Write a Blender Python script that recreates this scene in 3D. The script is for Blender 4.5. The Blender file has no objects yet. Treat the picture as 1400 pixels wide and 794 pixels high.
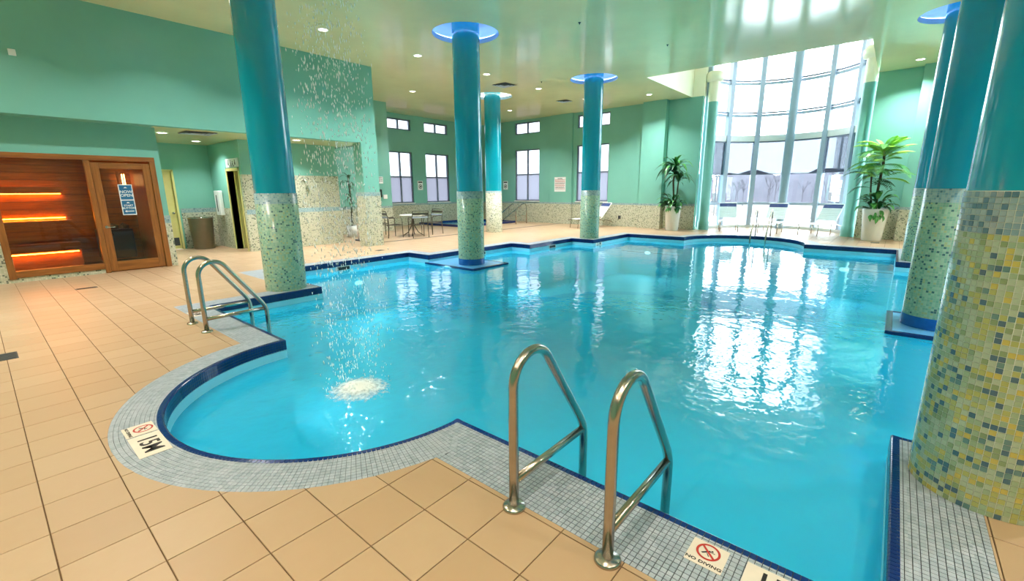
import bpy, bmesh, math, random
from mathutils import Vector, Matrix
from mathutils.geometry import delaunay_2d_cdt
random.seed(7)
R = math.radians
PI = math.pi
scene = bpy.context.scene
COL = scene.collection

# ------------------------------------------------------------------ camera, sky, exposure
EYE = 1.55
CAM_F, CAM_P, CAM_ROLL, CAM_A = 613.0, 0.2198, -0.0075, 0.700
_fw = Vector((math.cos(CAM_A)*math.cos(CAM_P), math.sin(CAM_A)*math.cos(CAM_P), -math.sin(CAM_P)))
_rt = Vector((math.sin(CAM_A), -math.cos(CAM_A), 0))
_up = _rt.cross(_fw)
_r2 = _rt*math.cos(CAM_ROLL) + _up*math.sin(CAM_ROLL)
_u2 = -_rt*math.sin(CAM_ROLL) + _up*math.cos(CAM_ROLL)
cam_data = bpy.data.cameras.new('camera')
cam_data.sensor_width = 36.0
cam_data.lens = 36.0*CAM_F/1400.0
cam_data.clip_start = 0.05
cam_data.clip_end = 600
cam = bpy.data.objects.new('camera', cam_data)
COL.objects.link(cam)
_m = Matrix((_r2, _u2, -_fw)).transposed().to_4x4()
_m.translation = Vector((0, 0, EYE))
cam.matrix_world = _m
scene.camera = cam

SKY = 6.6
LAMP_W = 42.0
world = bpy.data.worlds.new('overcast_sky')
scene.world = world
world.use_nodes = True
_bg = world.node_tree.nodes['Background']
_bg.inputs[0].default_value = (0.84, 0.93, 1.0, 1)
_bg.inputs[1].default_value = SKY

scene.view_settings.view_transform = 'Standard'
scene.view_settings.look = 'None'
scene.view_settings.gamma = 1.0
scene.view_settings.use_curve_mapping = False
scene.view_settings.exposure = 0.8
try:
    scene.cycles.max_bounces = 10
    scene.cycles.diffuse_bounces = 6
    scene.cycles.glossy_bounces = 5
    scene.cycles.transparent_max_bounces = 16
    scene.cycles.caustics_reflective = False
    scene.cycles.caustics_refractive = False
except Exception:
    pass

def portal(loc, rot, sx, sy):
    d = bpy.data.lights.new('window_portal', 'AREA')
    d.shape = 'RECTANGLE'; d.size = sx; d.size_y = sy
    d.cycles.is_portal = True
    o = bpy.data.objects.new('window_portal', d)
    o.location = loc; o.rotation_euler = rot
    COL.objects.link(o)
# area lights shine along -Z; rot y=+90deg -> along -X
portal((20.95, 3.49, 3.6), (0, R(90), 0), 7.2, 5.0)
portal((18.02, 14.05, 2.25), (0, R(90), 0), 2.5, 1.5)
portal((18.02, 10.42, 2.25), (0, R(90), 0), 2.5, 1.6)
portal((12.75, 17.32, 2.15), (R(-90), 0, 0), 1.3, 2.3)
portal((14.85, 17.32, 2.15), (R(-90), 0, 0), 1.5, 2.3)

# ------------------------------------------------------------------ colour / materials
def lin(c):
    def f(v):
        v = v/255.0
        return v/12.92 if v <= 0.04045 else ((v+0.055)/1.055)**2.4
    return (f(c[0]), f(c[1]), f(c[2]), 1.0)

class NT:
    def __init__(s, name):
        s.m = bpy.data.materials.new(name); s.m.use_nodes = True
        s.t = s.m.node_tree; s.n = s.t.nodes; s.l = s.t.links
        s.p = s.n['Principled BSDF']; s.out = s.n['Material Output']
    def node(s, typ, **kw):
        n = s.n.new(typ)
        for k, v in kw.items(): setattr(n, k, v)
        return n
    def val(s, x):
        return x
    def math(s, op, a, b=None, c=None):
        n = s.n.new('ShaderNodeMath'); n.operation = op
        for i, v in enumerate((a, b, c)):
            if v is None: continue
            if isinstance(v, (int, float)): n.inputs[i].default_value = v
            else: s.l.new(v, n.inputs[i])
        return n.outputs[0]
    def mix(s, fac, a, b):
        n = s.n.new('ShaderNodeMix'); n.data_type = 'RGBA'
        for sock, v in ((n.inputs[0], fac), (n.inputs[6], a), (n.inputs[7], b)):
            if isinstance(v, (int, float)): sock.default_value = v
            elif isinstance(v, tuple): sock.default_value = v
            else: s.l.new(v, sock)
        return n.outputs[2]
    def noise(s, vec, scale, detail=3.0, rough=0.55):
        n = s.n.new('ShaderNodeTexNoise'); n.inputs['Scale'].default_value = scale
        n.inputs['Detail'].default_value = detail; n.inputs['Roughness'].default_value = rough
        if vec is not None: s.l.new(vec, n.inputs['Vector'])
        return n.outputs['Fac']
    def pos(s):
        return s.n.new('ShaderNodeNewGeometry').outputs['Position']
    def objc(s):
        return s.n.new('ShaderNodeTexCoord').outputs['Object']
    def ramp(s, fac, stops, interp='LINEAR'):
        n = s.n.new('ShaderNodeValToRGB'); e = n.color_ramp.elements
        n.color_ramp.interpolation = interp
        while len(e) > 1: e.remove(e[-1])
        e[0].position = stops[0][0]; e[0].color = stops[0][1]
        for p, c in stops[1:]:
            q = e.new(p); q.color = c
        s.l.new(fac, n.inputs[0]); return n.outputs[0]
    def bump(s, h, strength=0.3, dist=0.01):
        n = s.n.new('ShaderNodeBump'); n.inputs['Strength'].default_value = strength
        n.inputs['Distance'].default_value = dist; s.l.new(h, n.inputs['Height'])
        s.l.new(n.outputs[0], s.p.inputs['Normal']); return n.outputs[0]

def simple(name, c, rough=0.5, metal=0.0, spec=0.5, var=0.06, scale=6.0, coat=0.0, emit=None, estr=0.0):
    k = NT(name); p = k.p
    col = lin(c)
    f = k.noise(k.objc(), scale, 3.0)
    lo = tuple(v*(1-var) for v in col[:3])+(1,); hi = tuple(min(1, v*(1+var)) for v in col[:3])+(1,)
    k.l.new(k.ramp(f, [(0.3, lo), (0.7, hi)]), p.inputs['Base Color'])
    p.inputs['Roughness'].default_value = rough; p.inputs['Metallic'].default_value = metal
    p.inputs['Specular IOR Level'].default_value = spec
    p.inputs['Coat Weight'].default_value = coat; p.inputs['Coat Roughness'].default_value = 0.08
    if emit:
        p.inputs['Emission Color'].default_value = lin(emit); p.inputs['Emission Strength'].default_value = estr
    return k.m

def emitter(name, c, strength):
    k = NT(name)
    e = k.node('ShaderNodeEmission'); e.inputs[0].default_value = lin(c); e.inputs[1].default_value = strength
    k.l.new(e.outputs[0], k.out.inputs[0]); return k.m

def wall_paint(name, c, rough=0.32):
    k = NT(name); p = k.p; col = lin(c)
    f = k.noise(k.pos(), 0.9, 4.0)
    lo = tuple(v*0.96 for v in col[:3])+(1,); hi = tuple(v*1.04 for v in col[:3])+(1,)
    k.l.new(k.ramp(f, [(0.35, lo), (0.65, hi)]), p.inputs['Base Color'])
    p.inputs['Roughness'].default_value = rough
    k.bump(k.noise(k.pos(), 160.0, 2.0), 0.05, 0.002)
    return k.m

def mosaic(name, stops, band, z_hi, z_band, grout, pitch=0.027, radial=False, cx=0, cy=0, rad=0.31, rough=0.25):
    """small square glazed tiles; cell index -> random glaze, a paler band of rows at the top"""
    k = NT(name); p = k.p
    sep = k.node('ShaderNodeSeparateXYZ'); 
    if radial:
        k.l.new(k.objc(), sep.inputs[0])
        ang = k.math('ARCTAN2', sep.outputs[1], sep.outputs[0])
        u = k.math('MULTIPLY', ang, rad/pitch)
    else:
        k.l.new(k.pos(), sep.inputs[0])
        u = k.math('DIVIDE', k.math('ADD', sep.outputs[0], sep.outputs[1]), pitch)
    if radial:
        zz = k.node('ShaderNodeSeparateXYZ'); k.l.new(k.pos(), zz.inputs[0]); zsock = zz.outputs[2]
    else:
        zsock = sep.outputs[2]
    v = k.math('DIVIDE', zsock, pitch)
    fu, fv = k.math('FLOOR', u), k.math('FLOOR', v)
    cmb = k.node('ShaderNodeCombineXYZ'); k.l.new(fu, cmb.inputs[0]); k.l.new(fv, cmb.inputs[1])
    wn = k.node('ShaderNodeTexWhiteNoise'); wn.noise_dimensions = '3D'; k.l.new(cmb.outputs[0], wn.inputs['Vector'])
    col = k.ramp(wn.outputs['Value'], stops, 'CONSTANT')
    bcol = k.ramp(wn.outputs['Value'], band, 'CONSTANT')
    inb = k.math('GREATER_THAN', zsock, z_band)
    col = k.mix(inb, col, bcol)
    gu = k.math('FRACT', u); gv = k.math('FRACT', v)
    m = k.math('MAXIMUM', k.math('ABSOLUTE', k.math('SUBTRACT', gu, 0.5)), k.math('ABSOLUTE', k.math('SUBTRACT', gv, 0.5)))
    g = k.math('GREATER_THAN', m, 0.452)
    col = k.mix(g, col, lin(grout))
    k.l.new(col, p.inputs['Base Color'])
    r = k.math('ADD', k.math('MULTIPLY', g, 0.5), rough)
    k.l.new(r, p.inputs['Roughness'])
    k.bump(k.math('SUBTRACT', 1.0, g), 0.4, 0.002)
    return k.m

# ---- surface materials
M = {}
M['wall'] = wall_paint('green_wall_paint', (124, 186, 170), 0.24)
M['ceiling'] = wall_paint('cream_ceiling_gloss', (240, 230, 178), 0.10)
M['cream'] = wall_paint('cream_recess_paint', (248, 245, 220), 0.4)
M['teal'] = simple('teal_column_gloss', (0, 158, 182), 0.18, coat=0.6, var=0.02, scale=1.0)
M['bowgreen'] = simple('green_column_paint', (110, 176, 166), 0.3, var=0.03)
M['white'] = simple('white_paint', (236, 238, 236), 0.4, var=0.02)
M['grout_floor'] = simple('floor_grout', (104, 80, 54), 0.9, var=0.15, scale=20)
M['grout_coping'] = simple('coping_grout', (58, 60, 64), 0.9, var=0.15, scale=20)
M['grout_light'] = simple('mosaic_grout', (204, 208, 192), 0.8, var=0.08, scale=20)
M['nosing'] = simple('navy_glazed_tile', (18, 44, 104), 0.14, var=0.25, scale=14, spec=0.6)
M['basin'] = simple('pale_blue_pool_plaster', (150, 228, 248), 0.5, var=0.04, scale=1.6)
M['platblue'] = simple('mid_blue_platform_tile', (92, 164, 214), 0.3, var=0.08, scale=12)
M['steel'] = simple('brushed_stainless', (182, 174, 162), 0.22, 1.0, var=0.03, scale=30)
M['chrome'] = simple('polished_chrome', (220, 220, 220), 0.1, 1.0, var=0.01)
M['darkmetal'] = simple('bronze_chair_metal', (96, 92, 80), 0.35, 0.8, var=0.06)
M['black'] = simple('black_plastic', (22, 22, 24), 0.45)
M['darkgrey'] = simple('dark_grey_metal', (70, 72, 76), 0.4, 0.3)
M['alu'] = simple('silver_aluminium_frame', (170, 184, 202), 0.4, 0.0, var=0.03)
M['winframe'] = simple('dark_window_frame', (112, 120, 136), 0.4, 0.3, var=0.03)
M['navy'] = simple('navy_strap', (44, 66, 128), 0.55)
M['straw'] = simple('white_vinyl_strap', (226, 232, 232), 0.5, var=0.03)
M['pot'] = simple('white_planter_gloss', (234, 234, 228), 0.22, var=0.03, coat=0.3)
M['soil'] = simple('potting_soil', (58, 44, 32), 0.95, var=0.3, scale=40)
M['bark'] = simple('plant_stem', (74, 66, 44), 0.8, var=0.25, scale=20)
M['leaf_dark'] = simple('dark_leaf', (38, 92, 52), 0.4, var=0.3, scale=5)
M['leaf_mid'] = simple('mid_leaf', (76, 148, 66), 0.4, var=0.3, scale=5)
M['leaf_light'] = simple('light_leaf', (146, 200, 72), 0.42, var=0.3, scale=5)
M['yellow_door'] = simple('pale_yellow_door_paint', (226, 214, 140), 0.4, var=0.03)
M['red'] = simple('sign_red', (186, 44, 28), 0.5, var=0.05)
M['ink'] = simple('sign_ink', (34, 30, 28), 0.6, var=0.05)
M['signtile'] = simple('sign_tile', (226, 214, 200), 0.4, var=0.04, scale=12)
M['signblue'] = simple('sign_blue', (30, 104, 148), 0.4, var=0.04)
M['bluebase'] = simple('blue_base_tile', (18, 96, 178), 0.25, var=0.1, scale=20)
M['lampwhite'] = emitter('downlight_glow', (255, 246, 224), 10.0)
M['cove_blue'] = emitter('blue_cove_tube', (140, 178, 255), 7.0)
M['cove_white'] = emitter('white_cove_tube', (255, 250, 220), 9.0)
M['trash'] = simple('taupe_bin_steel', (128, 118, 100), 0.35, 0.5, var=0.05)

def floor_tile_mat():
    k = NT('beige_porcelain_tile'); p = k.p
    sep = k.node('ShaderNodeSeparateXYZ'); k.l.new(k.pos(), sep.inputs[0])
    fx = k.math('FLOOR', k.math('DIVIDE', k.math('ADD', sep.outputs[0], 0.018), 0.305))
    fy = k.math('FLOOR', k.math('DIVIDE', k.math('SUBTRACT', sep.outputs[1], 0.068), 0.305))
    cmb = k.node('ShaderNodeCombineXYZ'); k.l.new(fx, cmb.inputs[0]); k.l.new(fy, cmb.inputs[1])
    wn = k.node('ShaderNodeTexWhiteNoise'); k.l.new(cmb.outputs[0], wn.inputs['Vector'])
    base = k.ramp(wn.outputs['Value'], [(0.0, lin((178, 148, 116))), (0.5, lin((183, 153, 121))), (1.0, lin((188, 160, 129)))])
    n = k.noise(k.pos(), 9.0, 6.0, 0.7)
    col = k.mix(k.math('MULTIPLY', n, 0.35), base, lin((170, 138, 103)))
    k.l.new(col, p.inputs['Base Color']); p.inputs['Roughness'].default_value = 0.38
    k.bump(k.noise(k.pos(), 60.0, 4.0), 0.08, 0.003)
    return k.m
M['floor_tile'] = floor_tile_mat()

def coping_mat():
    k = NT('grey_blue_mosaic_tile'); p = k.p
    sep = k.node('ShaderNodeSeparateXYZ'); k.l.new(k.pos(), sep.inputs[0])
    fx = k.math('FLOOR', k.math('DIVIDE', sep.outputs[0], 0.031)); fy = k.math('FLOOR', k.math('DIVIDE', sep.outputs[1], 0.031))
    cmb = k.node('ShaderNodeCombineXYZ'); k.l.new(fx, cmb.inputs[0]); k.l.new(fy, cmb.inputs[1])
    wn = k.node('ShaderNodeTexWhiteNoise'); k.l.new(cmb.outputs[0], wn.inputs['Vector'])
    k.l.new(k.ramp(wn.outputs['Value'], [(0, lin((150, 162, 174))), (0.5, lin((162, 172, 184))), (1, lin((174, 182, 194)))]), p.inputs['Base Color'])
    p.inputs['Roughness'].default_value = 0.4
    return k.m
M['coping'] = coping_mat()

def water_mat():
    k = NT('pool_water'); k.n.remove(k.p)
    pos = k.pos()
    sep = k.node('ShaderNodeSeparateXYZ'); k.l.new(pos, sep.inputs[0])
    dx = k.math('SUBTRACT', sep.outputs[0], 2.0); dy = k.math('SUBTRACT', sep.outputs[1], 3.5)
    d = k.math('SQRT', k.math('ADD', k.math('MULTIPLY', dx, dx), k.math('MULTIPLY', dy, dy)))
    amp = k.math('MAXIMUM', k.math('DIVIDE', 1.0, k.math('ADD', 1.0, k.math('MULTIPLY', d, 0.42))), 0.0)
    n1 = k.noise(pos, 2.6, 2.5, 0.5); n2 = k.noise(pos, 8.0, 2.0, 0.5); n3 = k.noise(pos, 7.0, 2.0, 0.5)
    h = k.math('ADD', k.math('ADD', k.math('MULTIPLY', n1, 0.6), k.math('MULTIPLY', n3, 0.16)), k.math('MULTIPLY', k.math('MULTIPLY', n2, k.math('MULTIPLY', amp, amp)), 1.7))
    b = k.node('ShaderNodeBump'); b.inputs['Strength'].default_value = 1.0; b.inputs['Distance'].default_value = 0.014
    k.l.new(h, b.inputs['Height'])
    fr = k.node('ShaderNodeFresnel'); fr.inputs['IOR'].default_value = 1.42; k.l.new(b.outputs[0], fr.inputs['Normal'])
    gl = k.node('ShaderNodeBsdfGlossy'); gl.inputs['Roughness'].default_value = 0.015; gl.inputs['Color'].default_value = (1, 1, 1, 1)
    k.l.new(b.outputs[0], gl.inputs['Normal'])
    tr = k.node('ShaderNodeBsdfTransparent'); tr.inputs['Color'].default_value = (0.40, 0.92, 1.0, 1)
    df = k.node('ShaderNodeBsdfDiffuse'); df.inputs[0].default_value = (0.02, 0.57, 0.88, 1)   # light scattered back by the water body
    body = k.node('ShaderNodeMixShader'); body.inputs[0].default_value = 0.5; k.l.new(tr.outputs[0], body.inputs[1]); k.l.new(df.outputs[0], body.inputs[2])
    mx = k.node('ShaderNodeMixShader'); k.l.new(fr.outputs[0], mx.inputs[0]); k.l.new(body.outputs[0], mx.inputs[1]); k.l.new(gl.outputs[0], mx.inputs[2])
    k.l.new(mx.outputs[0], k.out.inputs[0])
    return k.m
M['water'] = water_mat()

def glass_mat(name, tint, refl=1.0, ior=1.45):
    k = NT(name); k.n.remove(k.p)
    fr = k.node('ShaderNodeFresnel'); fr.inputs['IOR'].default_value = ior
    gl = k.node('ShaderNodeBsdfGlossy'); gl.inputs['Roughness'].default_value = 0.01
    tr = k.node('ShaderNodeBsdfTransparent'); tr.inputs['Color'].default_value = tint
    mx = k.node('ShaderNodeMixShader'); k.l.new(k.math('MULTIPLY', fr.outputs[0], refl), mx.inputs[0])
    k.l.new(tr.outputs[0], mx.inputs[1]); k.l.new(gl.outputs[0], mx.inputs[2]); k.l.new(mx.outputs[0], k.out.inputs[0])
    return k.m
M['glass'] = glass_mat('window_glass', (0.93, 0.97, 0.98, 1), 0.6)
def frosted():
    k = NT('frosted_pane'); k.n.remove(k.p)
    t = k.node('ShaderNodeBsdfTranslucent'); t.inputs[0].default_value = (.10, .10, .122, 1)
    g = k.node('ShaderNodeBsdfGlossy'); g.inputs['Roughness'].default_value = .15
    mx = k.node('ShaderNodeMixShader'); mx.inputs[0].default_value = .04
    k.l.new(t.outputs[0], mx.inputs[1]); k.l.new(g.outputs[0], mx.inputs[2]); k.l.new(mx.outputs[0], k.out.inputs[0]); return k.m
M['glass_grey'] = frosted()
M['glass_tint'] = glass_mat('tinted_window_glass', (0.48, 0.49, 0.50, 1), 0.6)
M['glass_sauna'] = glass_mat('bronze_sauna_glass', (0.93, 0.89, 0.83, 1), 1.0)

def shade_mat():
    k = NT('roller_screen_fabric'); k.n.remove(k.p)
    d = k.node('ShaderNodeBsdfDiffuse'); d.inputs[0].default_value = lin((176, 186, 210))
    t = k.node('ShaderNodeBsdfTransparent'); t.inputs[0].default_value = (0.37, 0.38, 0.405, 1)
    mx = k.node('ShaderNodeMixShader'); mx.inputs[0].default_value = 0.92
    k.l.new(d.outputs[0], mx.inputs[1]); k.l.new(t.outputs[0], mx.inputs[2]); k.l.new(mx.outputs[0], k.out.inputs[0])
    return k.m
M['shade'] = shade_mat()

def wood_mat(name, a, b, axis=0):
    k = NT(name); p = k.p
    mp = k.node('ShaderNodeMapping'); k.l.new(k.pos(), mp.inputs[0])
    sc = [14.0, 14.0, 14.0]; sc[axis] = 1.2
    mp.inputs['Scale'].default_value = sc
    n = k.noise(mp.outputs[0], 2.0, 6.0, 0.6)
    k.l.new(k.ramp(n, [(0.3, lin(a)), (0.7, lin(b))]), p.inputs['Base Color'])
    p.inputs['Roughness'].default_value = 0.4
    k.bump(n, 0.1, 0.002)
    return k.m
M['wood_h'] = wood_mat('cedar_horizontal', (122, 72, 30), (162, 102, 44), 0)
M['wood_v'] = wood_mat('cedar_vertical', (122, 74, 32), (164, 104, 46), 2)
M['led'] = emitter('amber_led_strip', (255, 132, 34), 45.0)

COLT = [(0.0, lin((146, 184, 156))), (0.34, lin((162, 194, 164))), (0.58, lin((130, 174, 150))), (0.80, lin((170, 182, 136))), (0.91, lin((76, 112, 112)))]
BANDT = [(0.0, lin((140, 172, 178))), (0.4, lin((156, 182, 184))), (0.75, lin((120, 156, 166))), (0.93, lin((88, 124, 136)))]
WALLT = [(0.0, lin((198, 198, 174))), (0.35, lin((184, 188, 160))), (0.62, lin((210, 208, 186))), (0.86, lin((112, 120, 108)))]
M['mos_col'] = mosaic('column_mosaic', COLT, BANDT, 1.53, 1.37, (168, 176, 160), radial=True)
M['mos_wallcol'] = mosaic('back_column_mosaic', WALLT, BANDT, 1.53, 1.46, (176, 172, 150), radial=True)
M['mos_wall'] = mosaic('wainscot_mosaic', WALLT, BANDT, 1.0, 0.91, (176, 172, 150))
M['mos_pier'] = mosaic('pier_mosaic', WALLT, BANDT, 1.55, 1.42, (176, 172, 150))
M['mos_shower'] = mosaic('shower_mosaic', WALLT, BANDT, 9, 9, (176, 172, 150))
M['mos_stripe'] = mosaic('stripe_mosaic', BANDT, BANDT, 9, 9, (166, 180, 182))
# glazes of the near column's own tiles
GLZ = {}
for nm, c in dict(sage=(156, 174, 140), pale=(174, 186, 158), olive=(174, 174, 104), gold=(196, 178, 92), moss=(136, 154, 112), teal=(100, 134, 130), slate=(74, 106, 122),
                  b1=(150, 168, 170), b2=(132, 156, 164), b3=(164, 178, 176), b4=(92, 124, 138)).items():
    GLZ[nm] = simple('glaze_'+nm, c, 0.16, var=0.08, scale=9, spec=0.6)

# ------------------------------------------------------------------ mesh builder
class MB:
    def __init__(s): s.v = []; s.f = []; s.mi = []; s.cur = 0; s.smooth = set()
    def add(s, vs, fs, smooth=False):
        o = len(s.v); s.v += [tuple(v) for v in vs]
        for f in fs:
            if smooth: s.smooth.add(len(s.f))
            s.f.append(tuple(i+o for i in f)); s.mi.append(s.cur)
        return s
    def box(s, x0, x1, y0, y1, z0, z1, b=0.0):
        if b <= 0 or min(x1-x0, y1-y0, z1-z0) <= 2.2*b:
            vs = [(x0,y0,z0),(x1,y0,z0),(x1,y1,z0),(x0,y1,z0),(x0,y0,z1),(x1,y0,z1),(x1,y1,z1),(x0,y1,z1)]
            return s.add(vs, [(0,3,2,1),(4,5,6,7),(0,1,5,4),(1,2,6,5),(2,3,7,6),(3,0,4,7)])
        # chamfered box
        bm = bmesh.new(); bmesh.ops.create_cube(bm, size=1)
        for v in bm.verts:
            v.co = Vector(((x0+x1)/2+v.co.x*(x1-x0), (y0+y1)/2+v.co.y*(y1-y0), (z0+z1)/2+v.co.z*(z1-z0)))
        bmesh.ops.bevel(bm, geom=bm.edges[:], offset=b, segments=2, profile=0.6, affect='EDGES')
        s.bm(bm); return s
    def bm(s, bm, smooth=False):
        bm.verts.index_update()
        s.add([v.co.copy() for v in bm.verts], [[v.index for v in f.verts] for f in bm.faces], smooth); bm.free()
    def lathe(s, prof, n=32, c=(0,0,0), smooth=True, cap0=False, cap1=False):
        vs = []; fs = []
        for (r, z) in prof:
            for i in range(n):
                a = 2*PI*i/n; vs.append((c[0]+r*math.cos(a), c[1]+r*math.sin(a), c[2]+z))
        for k in range(len(prof)-1):
            for i in range(n):
                j = (i+1) % n
                fs.append((k*n+i, k*n+j, (k+1)*n+j, (k+1)*n+i))
        s.add(vs, fs, smooth)
        o = len(s.v)-len(vs)
        if cap0: s.f.append(tuple(o+i for i in reversed(range(n)))); s.mi.append(s.cur)
        if cap1: s.f.append(tuple(o+(len(prof)-1)*n+i for i in range(n))); s.mi.append(s.cur)
        return s
    def tube(s, path, r, n=10, caps=True, radii=None):
        P = [Vector(p) for p in path]; vs = []; fs = []
        t0 = (P[1]-P[0]).normalized()
        nrm = t0.orthogonal().normalized()
        for i, p in enumerate(P):
            if i == 0: t = (P[1]-P[0])
            elif i == len(P)-1: t = (P[-1]-P[-2])
            else: t = (P[i+1]-P[i]).normalized()+(P[i]-P[i-1]).normalized()
            t.normalize()
            nrm = (nrm - t*nrm.dot(t)).normalized(); bn = t.cross(nrm)
            rr = radii[i] if radii else r
            for k in range(n):
                a = 2*PI*k/n; vs.append(p + (nrm*math.cos(a)+bn*math.sin(a))*rr)
        for i in range(len(P)-1):
            for k in range(n):
                j = (k+1) % n; fs.append((i*n+k, i*n+j, (i+1)*n+j, (i+1)*n+k))
        s.add(vs, fs, True)
        if caps:
            o = len(s.v)-len(vs)
            s.f.append(tuple(o+k for k in reversed(range(n)))); s.mi.append(s.cur)
            s.f.append(tuple(o+(len(P)-1)*n+k for k in range(n))); s.mi.append(s.cur)
        return s
    def prism(s, poly, z0, z1):
        n = len(poly); vs = [(x,y,z0) for x,y in poly]+[(x,y,z1) for x,y in poly]
        fs = [tuple(reversed(range(n))), tuple(range(n, 2*n))]+[(i,(i+1)%n,n+(i+1)%n,n+i) for i in range(n)]
        return s.add(vs, fs)
    def mesh(s, name, mats, off=(0,0,0)):
        me = bpy.data.meshes.new(name)
        me.from_pydata([(v[0]-off[0], v[1]-off[1], v[2]-off[2]) for v in s.v], [], s.f)
        for m in (mats if isinstance(mats, list) else [mats]): me.materials.append(m)
        me.polygons.foreach_set('material_index', s.mi)
        me.polygons.foreach_set('use_smooth', [i in s.smooth for i in range(len(s.f))])
        me.update(); return me
    def build(s, name, mats, parent=None, off=None):
        """vertices are world coordinates unless the parent is rotated; off = parent's base"""
        if off is None: off = tuple(parent['_base']) if parent is not None and '_base' in parent else (0,0,0)
        o = bpy.data.objects.new(name, s.mesh(name, mats, off)); COL.objects.link(o)
        if parent is not None:
            o.parent = parent
            if '_base' in parent: o['_base'] = parent['_base']
        return o

def put(o, label=None, cat=None, group=None, kind=None):
    if label: o['label'] = label
    if cat: o['category'] = cat
    if group: o['group'] = group
    if kind: o['kind'] = kind
    return o
def thing(name, label, cat, loc=(0,0,0), rz=0.0, group=None, local=False):
    o = bpy.data.objects.new(name, None); COL.objects.link(o)
    o.empty_display_size = 0.1
    o.location = loc; o.rotation_euler = (0,0,rz)
    if not local: o['_base'] = tuple(loc)
    return put(o, label, cat, group)
def solo(name, mb, mats, label, cat, group=None, base=None, kind=None):
    """a thing that is one mesh; its origin goes to its own footprint centre"""
    if base is None:
        xs, ys, zs = zip(*mb.v); base = ((min(xs)+max(xs))/2, (min(ys)+max(ys))/2, min(zs))
    o = mb.build(name, mats, None, base); o.location = base; o['_base'] = base
    return put(o, label, cat, group, kind)
def struct(name, mb, mats, label=None):
    o = mb.build(name, mats); o['kind'] = 'structure'; o['_base'] = (0,0,0)
    if label: o['label'] = label
    return o
def inst(name, me, loc, parent, rz=0.0, base=True):
    o = bpy.data.objects.new(name, me); COL.objects.link(o); o.parent = parent
    b = parent['_base'] if '_base' in parent else (0,0,0)
    o.location = (loc[0]-b[0], loc[1]-b[1], loc[2]-b[2]); o.rotation_euler = (0,0,rz)
    return o
def copy_tree(root, loc, rz, label=None, name=None):
    r = root.copy(); COL.objects.link(r); r.location = loc; r.rotation_euler = (0,0,rz)
    if label: r['label'] = label
    for ch in list(root.children):
        c = ch.copy(); COL.objects.link(c); c.parent = r
        for g in list(ch.children):
            d = g.copy(); COL.objects.link(d); d.parent = c
    return r
def text_mesh(txt, size, mat, bold=0.0, sx=1.0):
    """flat lettering centred on the origin in the XY plane"""
    cu = bpy.data.curves.new('lettering', 'FONT'); cu.body = txt; cu.size = size
    cu.align_x = 'CENTER'; cu.align_y = 'CENTER'; cu.offset = bold; cu.resolution_u = 3; cu.extrude = 0.0006
    o = bpy.data.objects.new('lettering', cu); COL.objects.link(o)
    dg = bpy.context.evaluated_depsgraph_get()
    me = bpy.data.meshes.new_from_object(o.evaluated_get(dg))
    bpy.data.objects.remove(o); bpy.data.curves.remove(cu)
    for v in me.vertices: v.co.x *= sx
    me.materials.clear(); me.materials.append(mat)
    return me
def place_mesh(name, me, mtx, parent):
    o = bpy.data.objects.new(name, me); COL.objects.link(o); o.parent = parent
    b = Vector(parent['_base']) if '_base' in parent else Vector((0,0,0))
    m = mtx.copy(); m.translation = m.translation - b
    o.matrix_local = m; return o
def frame_mtx(origin, xdir, ydir):
    x = Vector(xdir).normalized(); y = Vector(ydir).normalized(); z = x.cross(y)
    m = Matrix((x, y, z)).transposed().to_4x4(); m.translation = Vector(origin); return m
def grid_cdt(polys, keep):
    """triangulate overlapping polygons; keep(ids) decides from the set of source polygons"""
    vs = []; fs = []
    for p in polys:
        o = len(vs); vs += [Vector((x, y)) for x, y in p]; fs.append(list(range(o, o+len(p))))
    ov, oe, of, _, _, ids = delaunay_2d_cdt(vs, [], fs, 1, 1e-5)
    return [(v.x, v.y) for v in ov], [tuple(f) for f, i in zip(of, ids) if keep(set(i))]
def seen(x, y, z):
    q = Vector((x, y, z-EYE)); d = q.dot(_fw)
    if d < 0.1: return None
    px = 700+CAM_F*q.dot(_r2)/d; py = 397-CAM_F*q.dot(_u2)/d
    return (px, py, d) if -30 < px < 1430 and -30 < py < 824 else None

# ------------------------------------------------------------------ plan of the place (metres, axes follow the floor tiles)
TP, TX0, TY0 = 0.305, -0.018, 0.068          # floor tile pitch and grid origin
ZC = 4.86                                    # ceiling
ZSOF = 2.86                                  # soffit of sauna front and alcove
YU, YL = 11.45, 11.86                         # upper left wall, recessed sauna front
YBK, XW = 17.2, 17.9                         # back wall, far (window) wall
XN, YR = -3.2, -4.6                          # walls behind and beside the camera
WATER = -0.20
MP = 0.027                                   # mosaic pitch
COLS = dict(L1=(3.16, 7.55), L2=(7.55, 7.62), L3=(13.0, 7.6), R1=(3.2, -0.56), R2=(7.6, -0.56), R3=(13.0, -0.56), B=(12.8, 11.65))
CR = 0.300
LC, LR = (1.94, 3.48), 1.34
FC, FR = (14.97, 3.49), 1.68
SEG = []
def L(p, q, rows=12): SEG.append(('L', Vector(p), Vector(q), rows))
def A(c, r, a0, a1, rows=12): SEG.append(('A', Vector(c), r, a0, a1, rows))
_pts = [(1.94,-.18),(3.56,-.18),(3.56,-2.5),(7.08,-2.5),(7.08,-1.72),(10.27,-1.72),(10.27,-.98),(12.52,-.98),(12.52,-.18),(14.97,-.18),(14.97,1.81)]
for a_, b_ in zip(_pts, _pts[1:]): L(a_, b_)
A(FC, FR, -90, 90)
_pts = [(14.97,5.17),(14.97,7.16),(12.52,7.16),(12.52,7.96),(10.27,7.96),(10.27,8.65),(7.08,8.65),(7.08,9.45),(3.56,9.45),(3.56,7.16),(1.94,7.16),(1.94,4.82)]
for a_, b_ in zip(_pts, _pts[1:]): L(a_, b_)
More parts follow.
